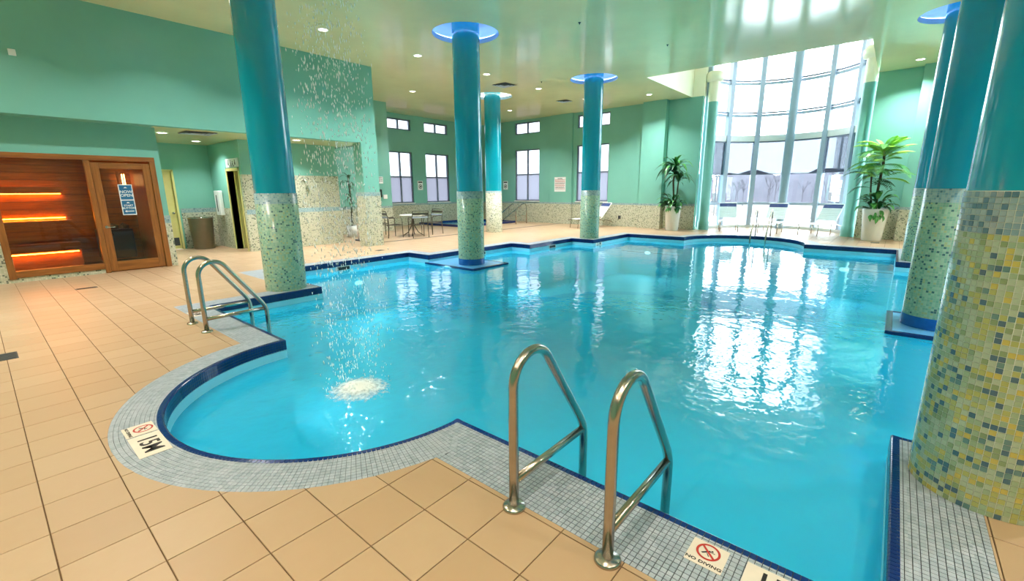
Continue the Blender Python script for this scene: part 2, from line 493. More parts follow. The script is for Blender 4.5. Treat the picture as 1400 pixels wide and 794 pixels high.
A(LC, LR, 90, 270, 10)
L((1.94,2.14),(1.94,-.18), 14)
POOL = []
for s in SEG:
    if s[0] == 'L': POOL.append((s[1].x, s[1].y))
    else:
        n = 48
        for i in range(n):
            a = R(s[3]+(s[4]-s[3])*i/n); POOL.append((s[1].x+s[2]*math.cos(a), s[1].y+s[2]*math.sin(a)))
def in_poly(x, y, poly):
    c = False; j = len(poly)-1
    for i in range(len(poly)):
        xi, yi = poly[i]; xj, yj = poly[j]
        if (yi > y) != (yj > y) and x < (xj-xi)*(y-yi)/(yj-yi)+xi: c = not c
        j = i
    return c
# strips of small tiles round the pool (coping), as plan polygons
STRIPS = []
for s in SEG:
    if s[0] == 'L':
        w = (s[3]+1)*MP; d = (s[2]-s[1]).normalized(); n = Vector((d.y, -d.x))
        a, b = s[1]-d*w, s[2]+d*w
        STRIPS.append([tuple(a), tuple(a+n*w), tuple(b+n*w), tuple(b)])
    else:
        w = (s[5]+1)*MP; k = 40
        pts = [(s[1].x+(s[2]+w)*math.cos(R(s[3]+(s[4]-s[3])*i/k)), s[1].y+(s[2]+w)*math.sin(R(s[3]+(s[4]-s[3])*i/k))) for i in range(k+1)]
        STRIPS.append(pts)
ORIENT = []
for p in STRIPS:
    ar = sum(p[i][0]*p[(i+1) % len(p)][1]-p[(i+1) % len(p)][0]*p[i][1] for i in range(len(p)))
    ORIENT.append(p if ar > 0 else list(reversed(p)))
STRIPS = ORIENT

# ------------------------------------------------------------------ floor bed and floor tiles
BOWC, BOWR = (18.3, 3.4), 2.45
room_polys = [[(XN,YR),(18.2,YR),(18.2,YU),(XN,YU)], [(2.7,YU-.1),(7.75,YU-.1),(7.75,15.6),(2.7,15.6)], [(7.6,YU-.1),(18.2,YU-.1),(18.2,YBK+.1),(7.6,YBK+.1)],
              [(18.1,0.8),(20.8,0.8),(20.8,6.0),(18.1,6.0)], [(XN,YU-.1),(2.75,YU-.1),(2.75,YL+.2),(XN,YL+.2)]]
TUB = (13.7, 17.0, 14.3, 16.95)              # hot tub opening
tub_poly = [(TUB[0],TUB[2]),(TUB[1],TUB[2]),(TUB[1],TUB[3]),(TUB[0],TUB[3])]
nroom = len(room_polys)
vv, ff = grid_cdt(room_polys+[POOL, tub_poly], lambda ids: (nroom not in ids) and (nroom+1 not in ids) and len(ids) > 0)
mb = MB(); mb.add([(x, y, -0.006) for x, y in vv], ff)
floor = struct('floor', mb, M['grout_floor'], 'beige square floor tiles with brown joints round the pool')

def full_tile_mesh(name, w, h, z, bev, mat):
    m = MB(); a = w/2; b = h/2
    m.add([(-a,-b,0),(a,-b,0),(a,b,0),(-a,b,0),(-a,-b,z-bev),(a,-b,z-bev),(a,b,z-bev),(-a,b,z-bev),
           (-a+bev,-b+bev,z),(a-bev,-b+bev,z),(a-bev,b-bev,z),(-a+bev,b-bev,z)],
          [(8,9,10,11)]+[(4+i,4+(i+1)%4,8+(i+1)%4,8+i) for i in range(4)]+[(i,(i+1)%4,4+(i+1)%4,4+i) for i in range(4)])
    return m
TT = 0.300
tmb = full_tile_mesh('tile', TT, TT, 0.006, 0.0015, None)
tile_me = tmb.mesh('tile', M['floor_tile'])
def room_has(x, y):
    if x < 18.0 and y < YU: return True
    if x < 2.75 and y < YL: return True
    if 2.75 < x < 7.2 and YU <= y < 15.4: return True
    if 7.2 <= x < 18.0 and YU <= y < YBK: return not (TUB[0] < x < TUB[1] and TUB[2] < y < TUB[3])
    if x >= 18.0: return (x-BOWC[0])**2+(y-BOWC[1])**2 < 2.5**2
    return False
cells = []
ex_all = [POOL]+STRIPS+[tub_poly]
ex_bb = [(min(p[0] for p in q), max(p[0] for p in q), min(p[1] for p in q), max(p[1] for p in q)) for q in ex_all]
for i in range(-11, 69):
    for j in range(-16, 57):
        cx, cy = TX0+(i+.5)*TP, TY0+(j+.5)*TP
        if not room_has(cx, cy): continue
        h = TT/2
        near = [q for q, b in zip(ex_all, ex_bb) if b[0] < cx+h and b[1] > cx-h and b[2] < cy+h and b[3] > cy-h]
        cells.append((cx, cy, near))
def poly_hits(cx, cy, h, near):
    """'out', 'in' or 'cut' for a cell against the excluded plan shapes"""
    if not near: return 'out'
    N = 7; c = 0
    for a in range(N):
        for b in range(N):
            x = cx-h+2*h*a/(N-1); y = cy-h+2*h*b/(N-1)
            if any(in_poly(x, y, q) for q in near): c += 1
    return 'out' if c == 0 else ('in' if c == N*N else 'cut')
entries = []
for cx, cy, near in cells:
    st = poly_hits(cx, cy, TT/2-0.0005, near)
    if st == 'in': continue
    entries.append((cx, cy, st, near))
def px_size(e):
    q = seen(e[0], e[1], 0)
    return -1 if q is None else 1.0/(q[2]**3)      # projected area of a floor patch falls with the cube
order = sorted(range(len(entries)), key=lambda k: -px_size(entries[k]))
single = set(k for k in order[:300] if px_size(entries[k]) > 0)
rest = MB()
for k, (cx, cy, st, near) in enumerate(entries):
    if st == 'out':
        if k in single: inst('tile', tile_me, (cx, cy, -0.006), floor)
        else:
            rest.add([(x+cx, y+cy, z-0.006) for x, y, z in tmb.v], tmb.f)
    else:
        h = TT/2
        cell = [(cx-h,cy-h),(cx+h,cy-h),(cx+h,cy+h),(cx-h,cy+h)]
        vs, fs = grid_cdt([cell]+near, lambda ids: ids == {0})
        if not fs: continue
        edges = {}
        for f in fs:
            for a, b in zip(f, f[1:]+f[:1]): edges[(a, b)] = 1
        bd = [(a, b) for a, b in edges if (b, a) not in edges]
        n = len(vs)
        V = [(x, y, 0.0) for x, y in vs]+[(x, y, -0.006) for x, y in vs]
        F = list(fs)+[(b, a, n+a, n+b) for a, b in bd]
        used = sorted(set(i for f in F for i in f)); mp = {u: i for i, u in enumerate(used)}
        m = rest if k not in single else MB()
        m.add([V[u] for u in used], [tuple(mp[i] for i in f) for f in F])
        if k in single:
            o = m.build('tile', M['floor_tile'], None, (cx, cy, -0.006)); o.parent = floor; o.location = (cx, cy, -0.006)
o = rest.build('floor_tiles', M['floor_tile'], floor, (0,0,0)); o['kind'] = 'stuff'

# ------------------------------------------------------------------ the pool: basin, coping tiles, navy nosing, water
pool = thing('swimming_pool', 'large free-form indoor pool with rounded lobes and navy tiled rim', 'pool', (8.0, 3.49, 0))
mb = MB()
DEEP = -1.32
n = len(POOL)
EXP = []                                      # wall line just behind the tile face
for k in range(n):
    EXP.append(POOL[k])
for k in range(n):
    a, b = EXP[k], EXP[(k+1) % n]
    mb.add([(a[0],a[1],-0.10),(b[0],b[1],-0.10),(b[0],b[1],DEEP),(a[0],a[1],DEEP)], [(0,3,2,1)])
vs, fs = grid_cdt([POOL], lambda i: len(i) > 0)
mb.add([(x, y, DEEP) for x, y in vs], fs)
mb.build('basin', M['basin'], pool)
mb = MB()
k4 = len(STRIPS)
vs, fs = grid_cdt(STRIPS+[POOL], lambda i: len(i) > 0 and k4 not in i)
mb.add([(x, y, -0.0035) for x, y in vs], fs)
for k in range(n):
    a, b = POOL[k], POOL[(k+1) % n]
    mb.add([(a[0],a[1],-0.0035),(b[0],b[1],-0.0035),(b[0],b[1],-0.115),(a[0],a[1],-0.115)], [(0,3,2,1)])
mb.build('coping_bed', M['grout_coping'], pool)

def seg_info(s, x, y):
    """perpendicular distance outward and whether the foot lies inside the segment"""
    if s[0] == 'L':
        d = s[2]-s[1]; Ln = d.length; d = d/Ln; r = Vector((x, y))-s[1]
        return r.x*d.y-r.y*d.x, r.dot(d), Ln, (s[3]+1)*MP
    r = Vector((x, y))-s[1]; D = r.length
    a = math.degrees(math.atan2(r.y, r.x))
    while a < s[3]-90: a += 360
    while a > s[3]+270: a -= 360
    return D-s[2], R(a-s[3])*s[2], R(s[4]-s[3])*s[2], (s[5]+1)*MP
segbb = []
for s in SEG:
    W = 0.5
    if s[0] == 'L': segbb.append((min(s[1].x,s[2].x)-W, max(s[1].x,s[2].x)+W, min(s[1].y,s[2].y)-W, max(s[1].y,s[2].y)+W))
    else: segbb.append((s[1].x-s[2]-W, s[1].x+s[2]+W, s[1].y-s[2]-W, s[1].y+s[2]+W))
def mine(i, x, y):
    d0, t0, L0, w0 = seg_info(SEG[i], x, y)
    proper = -1e-6 <= t0 <= L0+1e-6
    for j, s in enumerate(SEG):
        if j == i: continue
        b = segbb[j]
        if not (b[0] < x < b[1] and b[2] < y < b[3]): continue
        d, t, Ln, w = seg_info(s, x, y)
        if not (0 < d < w): continue
        pj = -1e-6 <= t <= Ln+1e-6
        if proper:
            if pj and d < d0-.020: return False
        else:
            if pj: return False
            if -w < t < Ln+w and (d > d0 or (d == d0 and j < i)): return False
    return True
ctile = []                                    # straight coping tiles: x, y, angle
carc = MB()
gt = 0.0238
for i, s in enumerate(SEG):
    if s[0] == 'L':
        d = (s[2]-s[1]); Ln = d.length; d = d/Ln; nn = Vector((d.y, -d.x)); ang = math.atan2(d.y, d.x)
        cnt = int(round(Ln/MP)); st = Ln/cnt; ext = s[3]+1
        for k in range(1, s[3]+1):
            for q in range(-ext, cnt+ext):
                c = s[1]+d*((q+.5)*st)+nn*((k+.5)*MP)
                if (0 <= q < cnt) or True:
                    if in_poly(c.x, c.y, POOL) or not mine(i, c.x, c.y): continue
                    ctile.append((c.x, c.y, ang, .0004*(i % 2)))
    else:
        rm = s[2]+s[5]*MP*0.5; span = R(s[4]-s[3]); cnt = int(round(rm*span/MP)); st = span/cnt
        for k in range(1, s[5]+1):
            r0 = s[2]+k*MP+0.0012; r1 = s[2]+(k+1)*MP-0.0012
            for q in range(cnt):
                a0 = R(s[3])+q*st; rmid = (r0+r1)/2; g = 0.0012/rmid
                am = a0+st/2; c = (s[1].x+rmid*math.cos(am), s[1].y+rmid*math.sin(am))
                if not mine(i, c[0], c[1]): continue
                P4 = [(s[1].x+rr*math.cos(aa), s[1].y+rr*math.sin(aa)) for rr, aa in ((r0,a0+g),(r1,a0+g),(r1,a0+st-g),(r0,a0+st-g))]
                carc.add([(x,y,-0.0035) for x,y in P4]+[(x,y,-0.0006) for x,y in P4], [(4,5,6,7),(0,1,5,4),(1,2,6,5),(2,3,7,6),(3,0,4,7)])
cmb_ = full_tile_mesh('coping_tile', gt, gt, 0.0035, 0.0006, None)
coping_me = cmb_.mesh('coping_tile', M['coping'])
order = sorted(range(len(ctile)), key=lambda k: -px_size(ctile[k]))
single = set(k for k in order[:300] if px_size(ctile[k]) > 0)
for k, (x, y, a, dz) in enumerate(ctile):
    if k in single: inst('coping_tile', coping_me, (x, y, -0.0035+dz), pool, a)
    else:
        ca, sa = math.cos(a), math.sin(a); h = gt/2
        P4 = [(x+ca*u-sa*v, y+sa*u+ca*v) for u, v in ((-h,-h),(h,-h),(h,h),(-h,h))]
        carc.add([(px,py,-0.0035) for px,py in P4]+[(px,py,dz) for px,py in P4], [(4,5,6,7),(0,1,5,4),(1,2,6,5),(2,3,7,6),(3,0,4,7)])
o = carc.build('coping_tiles', M['coping'], pool); o['kind'] = 'stuff'
# navy nosing: a bullnose tile on the edge, three rows below it
def nosing_mesh(w):
    prof = [(.0405, -0.0035), (.0405, 0.0008), (0.007, 0.0016), (0.001, -0.0015), (-0.003, -0.008), (-0.003, -0.0262), (0.0, -0.0262)]
    m = MB(); k = len(prof); h = w/2
    m.add([(-h, -d, z) for d, z in prof]+[(h, -d, z) for d, z in prof],
          [(i, i+1, k+i+1, k+i) for i in range(k-1)]+[tuple(reversed(range(k))), tuple(range(k, 2*k))])
    return m                                   # local x along the edge, local -y away from the water
nose_mb = nosing_mesh(gt); nose_me = nose_mb.mesh('nosing_tile', M['nosing'])
nlist = []
side = MB()
for s in SEG:
    if s[0] == 'L':
        d = (s[2]-s[1]); Ln = d.length; d = d/Ln; cnt = int(round(Ln/MP)); st = Ln/cnt; ang = math.atan2(d.y, d.x)
        for q in range(cnt):
            c = s[1]+d*((q+.5)*st); nlist.append((c.x, c.y, ang))
    else:
        span = R(s[4]-s[3]); cnt = int(round(s[2]*span/MP)); st = span/cnt
        for q in range(cnt):
            a = R(s[3])+(q+.5)*st; nlist.append((s[1].x+s[2]*math.cos(a), s[1].y+s[2]*math.sin(a), a+PI/2))
order = sorted(range(len(nlist)), key=lambda k: -px_size(nlist[k]))
single = set(k for k in order[:300] if px_size(nlist[k]) > 0)
for k, (x, y, a) in enumerate(nlist):
    ca, sa = math.cos(a), math.sin(a)
    if k in single: inst('nosing_tile', nose_me, (x, y, 0), pool, a)
    else: side.add([(x+ca*u-sa*v, y+sa*u+ca*v, z) for u, v, z in nose_mb.v], nose_mb.f)
    for row in range(3):
        z1 = -0.0285-row*MP; z0 = z1-gt; h = gt/2
        V = [(-h, 0.0), (h, 0.0), (h, 0.003), (-h, 0.003)]
        W4 = [(x+ca*u-sa*v, y+sa*u+ca*v) for u, v in V]
        side.add([(p[0],p[1],z0) for p in W4]+[(p[0],p[1],z1) for p in W4], [(4,5,6,7),(0,3,2,1),(1,2,6,5),(2,3,7,6),(3,0,4,7)])
o = side.build('nosing_tiles', M['nosing'], pool); o['kind'] = 'stuff'
# underwater bench along the far side with a dark lip, and a flat ring coloured darker in place of the hopper's depth
for y0, y1 in ((-.18, 1.81), (5.17, 7.16)):
    mb = MB(); mb.box(14.55, 14.97, y0, y1, DEEP, -0.55); b = mb.build('bench', M['basin'], pool)
    mb = MB(); mb.box(14.53, 14.60, y0, y1, -0.56, -0.545); mb.build('bench_lip', M['nosing'], b)
mb = MB(); mb.lathe([(2.35, 0.004), (2.75, 0.004)], 72, (9.3, 4.3, DEEP), smooth=False); mb.build('floor_ring', simple('mid_blue_pool_tile', (96, 184, 224), .5), pool)
# square platforms in the water that carry the middle columns
for (y0, y1, lab) in ((7.0, 8.65, 'left'), (-1.72, -0.13, 'right')):
    mb = MB(); mb.box(6.98, 8.16, y0, y1, DEEP, -0.165); pf = mb.build('platform', M['platblue'], pool)
    mb = MB()
    e0 = y0 if lab == 'left' else y1
    mb.box(6.97, 8.17, e0-0.02 if lab == 'left' else e0-0.05, e0+0.05 if lab == 'left' else e0+0.02, -0.20, -0.158, 0.006)
    mb.box(6.955, 7.02, y0, y1, -0.20, -0.159, 0.006)
    mb.box(8.12, 8.185, y0, y1, -0.20, -0.159, 0.006)
    mb.build('platform_rim', M['nosing'], pf)
# skimmers in the pool wall
def skimmer(x, y, ax):
    w, h = 0.15, 0.075; zc = -0.155
    mb = MB()
    if ax == 'Y':          # wall faces -Y
        mb.box(x-w-.03, x+w+.03, y-.012, y+.01, zc-h/2-.02, zc+h/2+.012, .003); f = mb.build('skimmer_frame', M['white'], pool)
        mb = MB(); mb.box(x-w, x+w, y-.016, y-.005, zc-h/2, zc+h/2); mb.build('skimmer_mouth', M['black'], f)
    else:
        mb.box(x-.012, x+.01, y-w-.03, y+w+.03, zc-h/2-.02, zc+h/2+.012, .003); f = mb.build('skimmer_frame', M['white'], pool)
        mb = MB(); mb.box(x-.016, x-.005, y-w, y+w, zc-h/2, zc+h/2); mb.build('skimmer_mouth', M['black'], f)
skimmer(5.25, 9.45, 'Y'); skimmer(11.4, 7.96, 'Y'); skimmer(8.95, 8.65, 'Y')
mb = MB(); mb.lathe([(0.0, .03), (.08, .028), (0.105, 0.0)], 24)
mb.v = [(v[0], v[1]*.5, v[2]) for v in mb.v]
pl = mb.mesh('pool_and_fill_light', emitter('pool_and_fill_lamp', (225, 245, 255), 2.2))
UW_W = 7.0
def uw_light(x, y, nx, ny):
    o = place_mesh('pool_and_fill_light', pl, frame_mtx((x, y, -.55), (-ny, nx, 0), (0, 0, 1)), pool)
    d = bpy.data.lights.new('pool_and_fill_lamp', 'AREA'); d.shape = 'DISK'; d.size = .18; d.energy = UW_W; d.color = (.75, .95, 1.0); d.spread = R(160)
    l = bpy.data.objects.new('pool_and_fill_lamp', d); COL.objects.link(l)
    l.matrix_world = frame_mtx((x+nx*.05, y+ny*.05, -.55), (ny, -nx, 0), (0, 0, 1)) if False else Matrix.Translation((x+nx*.05, y+ny*.05, -.55)) @ Vector((nx, ny, -.1)).to_track_quat('-Z', 'Y').to_matrix().to_4x4()
for x, y, nx, ny in ((5.6, 9.44, 0, -1), (9.4, 8.64, 0, -1), (1.95, 5.4, 1, 0), (1.95, 1.6, 1, 0), (14.5, 6.2, -1, 0), (14.5, .8, -1, 0), (5.3, -2.49, 0, 1), (9.2, -1.71, 0, 1), (.62, 3.48, 1, 0)): uw_light(x, y, nx, ny)  # first is a real fixture, the rest are added to brighten the water
mt = text_mesh('2.1M', 0.13, M['ink'], 0.002)
mb = MB(); mb.box(12.66, 13.06, 7.148, 7.165, -0.205, -0.112); dm = mb.build('depth_marker', M['white'], pool)
place_mesh('lettering', mt, frame_mtx((12.86, 7.1465, -0.155), (1,0,0), (0,0,0.62)), dm)

vs, fs = grid_cdt([POOL], lambda i: len(i) > 0)
mb = MB(); mb.add([(x, y, WATER) for x, y in vs], fs)
solo('pool_water', mb, M['water'], 'clear turquoise rippled water filling the whole pool', 'water', kind='stuff')

# ------------------------------------------------------------------ walls
def wall_holes(mb, axis, pos, thick, a0, a1, z0, z1, holes):
    """solid wall in plane axis=pos..pos+thick spanning a0..a1, with rectangular holes (a0,a1,z0,z1)"""
    us = sorted(set([a0, a1]+[h[0] for h in holes]+[h[1] for h in holes])); us = [u for u in us if a0 <= u <= a1]
    zs = sorted(set([z0, z1]+[h[2] for h in holes]+[h[3] for h in holes])); zs = [z for z in zs if z0 <= z <= z1]
    for u0, u1 in zip(us, us[1:]):
        run = None
        for w0, w1 in zip(zs, zs[1:]):
            inh = any(h[0]-1e-6 <= u0 and u1 <= h[1]+1e-6 and h[2]-1e-6 <= w0 and w1 <= h[3]+1e-6 for h in holes)
            if inh:
                if run: _wb(mb, axis, pos, thick, u0, u1, *run); run = None
            else: run = (run[0], w1) if run else (w0, w1)
        if run: _wb(mb, axis, pos, thick, u0, u1, *run)
def _wb(mb, axis, pos, thick, u0, u1, w0, w1):
    if axis == 'X': mb.box(pos, pos+thick, u0, u1, w0, w1)
    else: mb.box(u0, u1, pos, pos+thick, w0, w1)

WB = [(12.12, 13.40, 1.02, 3.27), (14.18, 15.62, 1.02, 3.27)]          # windows in the back wall (x)
WBU = [(12.12, 13.40, 4.20, 4.66), (14.18, 15.62, 4.20, 4.66)]
WX = [(13.30, 14.82, 1.04, 3.48), (9.62, 11.22, 1.04, 3.48)]           # windows in the far wall (y)
WXU = [(13.30, 14.82, 4.20, 4.74), (9.62, 11.22, 4.20, 4.74)]
OPN = (0.88, 5.88)                                                     # opening to the bow window
mb = MB(); wall_holes(mb, 'Y', YBK, 0.2, 10.9, 18.1, 0, ZC, WB+WBU)
mb.box(7.7, 10.9, 15.4, YBK+.2, 0, ZC)
wall_back = struct('wall_back', mb, M['wall'])
mb = MB(); mb.box(10.9, 18.0, YBK-.012, YBK, 0, 0.99); mb.box(7.7, 10.9, 15.388, 15.4, 0, 0.99)
mb.build('wainscot', M['mos_wall'], wall_back)
mb = MB(); wall_holes(mb, 'X', XW, 0.2, YR-.2, OPN[0], 0, ZC, []); wall_holes(mb, 'X', XW, 0.2, OPN[1], YBK+.2, 0, ZC, WX+WXU)
wall_far = struct('wall_far', mb, M['wall'])
for y0, y1, dp in ((7.12, 8.05, .30), (-1.25, -.12, .30), (11.42, 12.62, .10)):
    mb = MB(); mb.box(XW-dp, XW+.01, y0, y1, 0, ZC); p = mb.build('pilaster', M['wall'], wall_far)
    mb = MB(); mb.box(XW-dp-.012, XW, y0-.012, y1+.012, 0, .99); mb.build('pilaster_mosaic', M['mos_wall'], p)
mb = MB()
for y0, y1 in ((8.05, 11.42), (12.62, 17.2), (5.88, 7.12), (-.12, .88), (YR, -1.25)): mb.box(XW-.012, XW, y0, y1, 0, .99)
mb.build('wainscot', M['mos_wall'], wall_far)
mb = MB(); mb.box(XN, 18.1, YR-.2, YR, 0, ZC); wr = struct('wall_right', mb, M['wall'])
mb = MB(); mb.box(XN, 18.0, YR, YR+.012, 0, .99); mb.build('wainscot', M['mos_wall'], wr)
mb = MB(); mb.box(XN-.2, XN, YR-.2, YL+.2, 0, ZC); struct('wall_near', mb, M['wall'])
# left: upper wall over the soffit, pier, recessed sauna front
mb = MB(); mb.box(XN, 7.7, YU, YU+.2, ZSOF, ZC); mb.box(7.2, 7.7, YU, 11.85, 0, ZSOF); mb.box(7.5, 7.7, YU+.2, 15.4, ZSOF, ZC)
wall_left = struct('wall_left', mb, M['wall'])
mb = MB(); mb.box(7.188, 7.712, YU-.012, 11.862, 0, 1.53); mb.build('pier_mosaic', M['mos_pier'], wall_left)
SX0, SXD, SX1, SZ1 = 0.26, 1.55, 2.60, 2.23            # sauna front: left, divider, right, top
mb = MB(); wall_holes(mb, 'Y', YL, 0.14, XN, 2.72, 0, ZSOF, [(SX0, SXD, 0.09, SZ1), (SXD, SX1, 0, SZ1)])
mb.box(2.60, 2.72, YL+.14, 15.3, 0, ZSOF)
wall_sauna = struct('wall_sauna', mb, M['wall'])
mb = MB(); mb.box(XN, SX0, YL-.012, YL, 0, 1.08); mb.box(SX0, SXD, YL-.012, YL, 0, .09); mb.box(SX1, 2.732, YL-.012, YL+.3, 0, 1.08)
mb.build('wainscot', mosaic('sauna_wall_mosaic', WALLT, BANDT, 1.08, 0.92, (176,172,150)), wall_sauna)
# alcove
mb = MB(); wall_holes(mb, 'Y', 15.3, 0.15, 2.72, 4.8, 0, ZSOF, [(2.95, 3.74, 0, 2.16)])
wa = struct('wall_alcove_back', mb, M['wall'])
mb = MB(); mb.box(3.80, 4.66, 15.288, 15.3, 0, 1.12); mb.build('wainscot', mosaic('alcove_mosaic', WALLT, BANDT, 1.12, 1.0, (176,172,150)), wa)
mb = MB(); wall_holes(mb, 'X', 4.66, 0.15, 13.0, 15.45, 0, ZSOF, [(13.2, 14.0, 0, 2.12)])
ws = struct('wall_alcove_side', mb, M['wall'])
mb = MB(); mb.box(4.648, 4.66, 14.08, 15.288, 0, 1.12); mb.box(4.648, 4.66, 12.988, 13.12, 0, 2.0); mb.build('wainscot', M['mos_shower'], ws)
mb = MB(); mb.box(4.81, 7.3, 13.0, 13.15, 0, ZSOF); wsh = struct('wall_shower', mb, M['wall'])
mb = MB(); mb.box(4.66, 7.312, 12.988, 13.0, 0, .98); mb.box(4.66, 7.312, 12.988, 13.0, 1.10, 2.0); mb.build('shower_mosaic', M['mos_shower'], wsh)
mb = MB(); mb.box(4.66, 7.312, 12.987, 13.0, .98, 1.10); mb.build('blue_stripe', M['mos_stripe'], wsh)
mb = MB(); mb.box(4.81, 7.3, 15.4, 15.5, 0, ZSOF); mb.box(7.2, 7.3, 13.15, 15.5, 0, ZSOF); struct('wall_restroom', mb, simple('unlit_room_tone', (60, 52, 40), .7))  # dark colour put in for the unlit room beyond the open door
# soffits
mb = MB(); mb.box(XN, 2.66, YU+.2, YL+.02, ZSOF, ZSOF+.1); struct('ceiling_sauna_soffit', mb, M['wall'])
mb = MB(); mb.box(2.66, 7.6, YU+.2, 15.5, ZSOF, ZSOF+.1); struct('ceiling_alcove', mb, M['ceiling'])

# ceiling with the window recess and the round column coves
OPC = (13.9, 18.0, 0.9, 6.3)
COVE_R = 0.72
circ = [[(x+COVE_R*math.cos(2*PI*i/48), y+COVE_R*math.sin(2*PI*i/48)) for i in range(48)] for x, y in COLS.values()]
rect = [(OPC[0],OPC[2]),(OPC[1]+.2,OPC[2]),(OPC[1]+.2,OPC[3]),(OPC[0],OPC[3])]
outer = [(XN,YR),(18.1,YR),(18.1,YBK+.1),(7.5,YBK+.1),(7.5,YU+.1),(XN,YU+.1)]
vs, fs = grid_cdt([outer, rect]+circ, lambda i: i == {0})
mb = MB(); mb.add([(x, y, ZC) for x, y in vs], [tuple(reversed(f)) for f in fs])
ceiling = struct('ceiling', mb, M['ceiling'])
mb = MB()
mb.box(OPC[0]-.1, OPC[0], OPC[2]-.1, OPC[3]+.1, ZC+.001, 7.3); mb.box(OPC[0], 18.4, OPC[3], OPC[3]+.1, ZC+.001, 7.3); mb.box(OPC[0], 18.4, OPC[2]-.1, OPC[2], ZC+.001, 7.3)
mb.box(18.0, 18.3, OPN[1], OPC[3], ZC+.001, 7.3)
mb.box(OPC[0]-.1, 21.1, OPC[2]-.1, OPC[3]+.1, 7.2, 7.3)
struct('ceiling_window_recess', mb, M['cream'])
for nm, (x, y) in COLS.items():
    mb = MB(); mb.lathe([(COVE_R, 0), (COVE_R, .10), (COVE_R+.14, .10), (COVE_R+.14, .34), (0.0, .34)], 48, (x, y, ZC))
    cv = mb.build('cove', wall_paint('cove_paint_'+nm, (206, 218, 232), .4), ceiling)
    mb = MB(); pth = [(x+(COVE_R+.07)*math.cos(2*PI*i/40), y+(COVE_R+.07)*math.sin(2*PI*i/40), ZC+.125) for i in range(41)]
    mb.tube(pth, .016, 6, caps=False); mb.build('cove_tube', M['cove_white'] if nm == 'B' else M['cove_blue'], cv)

# ------------------------------------------------------------------ windows
def window(num, axis, pos, a0, a1, z0, z1, upper=False):
    """two panes wide; tall ones two panes high with grey film below"""
    def bx(m, u0, u1, w0, w1, d0, d1, b=0.0):
        if axis == 'X': m.box(pos+d0, pos+d1, u0, u1, w0, w1, b)
        else: m.box(u0, u1, pos+d0, pos+d1, w0, w1, b)
    w = struct('window_%d' % num, (lambda m: (bx(m, a0, a0+.05, z0, z1, .05, .14), bx(m, a1-.05, a1, z0, z1, .05, .14), bx(m, a0+.05, a1-.05, z0, z0+.05, .05, .14), bx(m, a0+.05, a1-.05, z1-.05, z1, .05, .14), m)[-1])(MB()), M['winframe'])
    mid = (a0+a1)/2
    m = MB(); bx(m, mid-.03, mid+.03, z0+.05, z1-.05, .05, .14); m.build('mullion', M['winframe'], w)
    zm = z0+(z1-z0)*0.52
    rows = [(z0+.05, z1-.05, M['glass_tint'])] if upper else [(z0+.05, zm-.025, M['glass_grey']), (zm+.025, z1-.05, M['glass_tint'])]
    if not upper:
        m = MB(); bx(m, a0+.05, a1-.05, zm-.025, zm+.025, .06, .13); m.build('transom', M['winframe'], w)
        m = MB(); bx(m, a0-.03, a1+.03, z0-.04, z0, -.05, .06, .008); m.build('sill', M['white'], w)
    for p0, p1, mt_ in rows:
        for u0, u1 in ((a0+.05, mid-.03), (mid+.03, a1-.05)):
            m = MB()
            if mt_ is M['glass_grey']:
                m.add([(pos+.094, u0, p0), (pos+.094, u1, p0), (pos+.094, u1, p1), (pos+.094, u0, p1)] if axis == 'X' else [(u0, pos+.094, p0), (u1, pos+.094, p0), (u1, pos+.094, p1), (u0, pos+.094, p1)], [(0, 1, 2, 3)])
            else: bx(m, u0, u1, p0, p1, .09, .098)
            m.build('pane', mt_, w)
    return w
nw = 1
for r in WB: window(nw, 'Y', YBK, *r); nw += 1
for r in WBU: window(nw, 'Y', YBK, *r, upper=True); nw += 1
for r in WX: window(nw, 'X', XW, *r); nw += 1
for r in WXU: window(nw, 'X', XW, *r, upper=True); nw += 1

# the tall bow window: mullions every 28 degrees, three transoms, a blind box
BTOP = 7.2
def bow(a, r=BOWR): return (BOWC[0]+r*math.cos(R(a)), BOWC[1]+r*math.sin(R(a)))
def bow_strip(m, a0, a1, r0, r1, z0, z1, n=6):
    ins = [bow(a0+(a1-a0)*i/n, r0) for i in range(n+1)]; out = [bow(a0+(a1-a0)*i/n, r1) for i in range(n+1)]
    m.prism(ins+list(reversed(out)), z0, z1)
ANG = [-90, -56, -28, 0, 28, 56, 90]
mb = MB(); bow_strip(mb, -90, 90, BOWR-.06, BOWR+.10, -0.02, 0.10, 24)
bw = struct('window_%d' % nw, mb, M['white'], 'tall curved window wall of silver mullions and large panes')
for a in ANG:
    if a == 0: continue
    mb = MB(); x, y = bow(a); ca, sa = math.cos(R(a)), math.sin(R(a))
    P4 = [(x+ca*u-sa*v, y+sa*u+ca*v) for u, v in ((-.12,-.085),(.06,-.085),(.06,.085),(-.12,.085))]
    mb.prism(P4, 0.1, BTOP); mb.build('mullion', M['alu'], bw)
